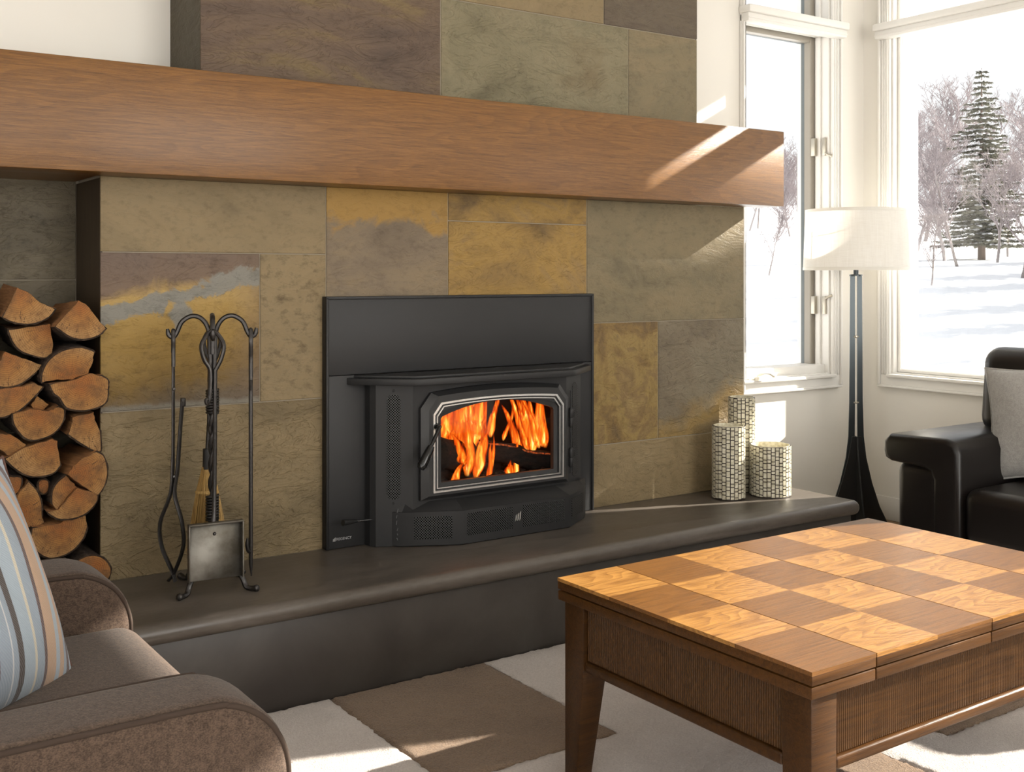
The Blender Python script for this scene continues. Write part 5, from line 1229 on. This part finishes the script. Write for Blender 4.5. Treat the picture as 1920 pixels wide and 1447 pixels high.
NEED = NT('spruce_needles'); nn = NEED.noise(NEED.map(), 5, 4); NEED.set_b(Base_Color=NEED.ramp(nn.outputs[0], [(.35, (.17, .17, .13)), (.6, (.27, .265, .21))]).outputs[0], Roughness=.9); NEED = NEED.m  # needle colour paled to carry outdoor haze as well as frost
FSN = plain('fresh_snow_clumps', (.88, .89, .92), .8)
TRK = plain('conifer_bark', (.22, .17, .14), .9)
def spruce(name, x, y, H, seed, label, base_r=.26, group=None, snow=True):
    rnd = random.Random(seed); e = empty(name, (x, y, gz(x, y)), rnd.uniform(0, 6)); tag(e, label, 'tree', group)
    MB().tube([(0, 0, -.2), (0, 0, H * .4), (0, 0, H * .985)], [H * .020, H * .013, .01], 8).build('trunk', TRK, e)
    nd = bmesh.new(); sn_ = bmesh.new(); br_ = bmesh.new()
    z = H * .10
    while z < H * .985:
        s = z / H; R_ = H * base_r * (1 - s) ** .78 * rnd.uniform(.75, 1.12) + .05; nb = max(4, int(9 * (1 - s) + 4))
        for k in range(nb):
            if rnd.random() < .12: continue
            az = 2 * math.pi * k / nb + rnd.uniform(-.4, .4); d = Vector((math.cos(az), math.sin(az), 0)); sd_ = Vector((-d.y, d.x, 0)); L = R_ * rnd.uniform(.65, 1.1)
            ns = max(5, int(L / .09)); a = Vector((0, 0, z)); c_ = a + d * L + Vector((0, 0, -.22 * L + .10 * L))
            for p, q in ((a, c_),):
                u = Vector((0, 0, .012)); br_.faces.new([br_.verts.new(w_) for w_ in (p + u, p - u, q - u * .3, q + u * .3)])
            for i in range(ns):
                f_ = (i + .6) / ns; p = a + d * L * f_ + Vector((0, 0, -.22 * L * f_ + .12 * L * f_ ** 3)); wdt = .34 * L * (1 - f_ * .75) * rnd.uniform(.6, 1.1) + .03
                for sg in (-1, 1):
                    for m in range(3):
                        tip = p + sd_ * sg * wdt * rnd.uniform(.5, 1) + d * rnd.uniform(.02, .14) + Vector((0, 0, rnd.uniform(-.10, .03)))
                        n_ = (tip - p).cross(Vector((0, 0, 1))).normalized() * rnd.uniform(.018, .04)
                        nd.faces.new([nd.verts.new(w_) for w_ in (p - n_, p + n_, tip + Vector((0, 0, -.01)))])
                        nd.faces.new([nd.verts.new(w_) for w_ in (p + Vector((0, 0, .03)), p - Vector((0, 0, .03)), tip)])
                if snow and rnd.random() < .50:
                    r_ = rnd.uniform(.03, .085); pc = p + sd_ * rnd.uniform(-.5, .5) * wdt + Vector((0, 0, .025))
                    bmesh.ops.create_icosphere(sn_, subdivisions=1, radius=r_, matrix=Matrix.Translation(pc) @ Matrix.Diagonal((1.3, 1.3, .5, 1)))
        z += H * .022 * rnd.uniform(.8, 1.25) + .02
    for nm, bm_, mt in (('needles', nd, NEED), ('boughs', br_, TRK), ('snow_clumps', sn_, FSN)):
        if not len(bm_.verts): bm_.free(); continue
        b = MB(); b._add(bm_); o = b.build(nm, mt, e, smooth=0 if nm != 'snow_clumps' else 80); o['kind'] = 'stuff'
    return e
spruce('snowy_spruce', 36.55, 20.04, 7.0, 5, 'tall snowy spruce standing above the bare birches', .29)
spruce('shade_spruce', 23.5, 4.4, 6.2, 9, 'added unseen spruce shading the slope, past the picture window', .30, snow=False)  # added out of view to cast a broad shadow on the visible snow
def copy_tree(o, loc, rz, sc, label):
    c = o.copy(); COL.objects.link(c); c.location = loc; c.rotation_euler = (0, 0, rz); c.scale = (sc,) * 3; c['label'] = label
    for ch in o.children:
        k = ch.copy(); COL.objects.link(k); k.parent = c
    return c
ysp = bpy.data.objects['shade_spruce']; ysp['group'] = 'spruces added beyond the frame to shade the snow'
for k, (x, y, sc) in enumerate(((27, 6.3, .95), (30.5, 9.6, 1.05), (34, 11.6, 1.0), (39, 14.5, 1.1), (17.5, 3.2, .55))):  # more unseen spruces, added for their shadows across the slope
    copy_tree(ysp, (x, y, gz(x, y)), k * 1.1, sc, 'added unseen spruce shading the slope, past the picture window')
# tall pine near the house on the sunny side: its crown shades the lower chimney
def pine(x, y, blobs, label):
    rnd = random.Random(31); z0 = gz(x, y); e = empty('tall_pine', (x, y, z0)); tag(e, label, 'tree')
    top = max(bz for _, _, bz, *_ in blobs) - z0
    MB().tube([(0, 0, -.3), (.05, .1, top * .5), (0, .0, top)], [.13, .10, .04], 10).build('trunk', TRK, e)
    nd = bmesh.new(); lb = MB()
    for (bx, by, bz, ry, rz, shear, n) in blobs:
        lb.tube([(0, 0, bz - z0 - .7), (bx * .5, (by - y) * .5, bz - z0 - .35), (bx, by - y, bz - z0)], [.03, .025, .012], 6)
        for i in range(n):
            while True:
                q = Vector((rnd.uniform(-1, 1), rnd.uniform(-1, 1), rnd.uniform(-1, 1)))
                if q.length < 1: break
            p = Vector((bx + q.x * .5, by - y + q.y * ry, bz - z0 + q.z * rz - shear * q.y * ry)); dv = Vector((rnd.gauss(0, 1), rnd.gauss(0, 1), rnd.gauss(.2, 1))).normalized() * rnd.uniform(.05, .10); nv = dv.orthogonal().normalized() * .014
            nd.faces.new([nd.verts.new(w_) for w_ in (p - nv, p + nv, p + dv)])
    lb.build('limbs', TRK, e); b = MB(); b._add(nd); o = b.build('needles', NEED, e, smooth=0); o['kind'] = 'stuff'
pine(14.0, -4.3, [(0, -3.38, 6.52, .13, .30, .3, 1500), (0, -3.60, 6.70, .17, .52, .6, 2900), (0, -3.82, 6.94, .18, .55, .4, 2500), (.2, -4.25, 6.6, .3, .5, 0, 1500)], 'tall pine beside the house on its sunny side')
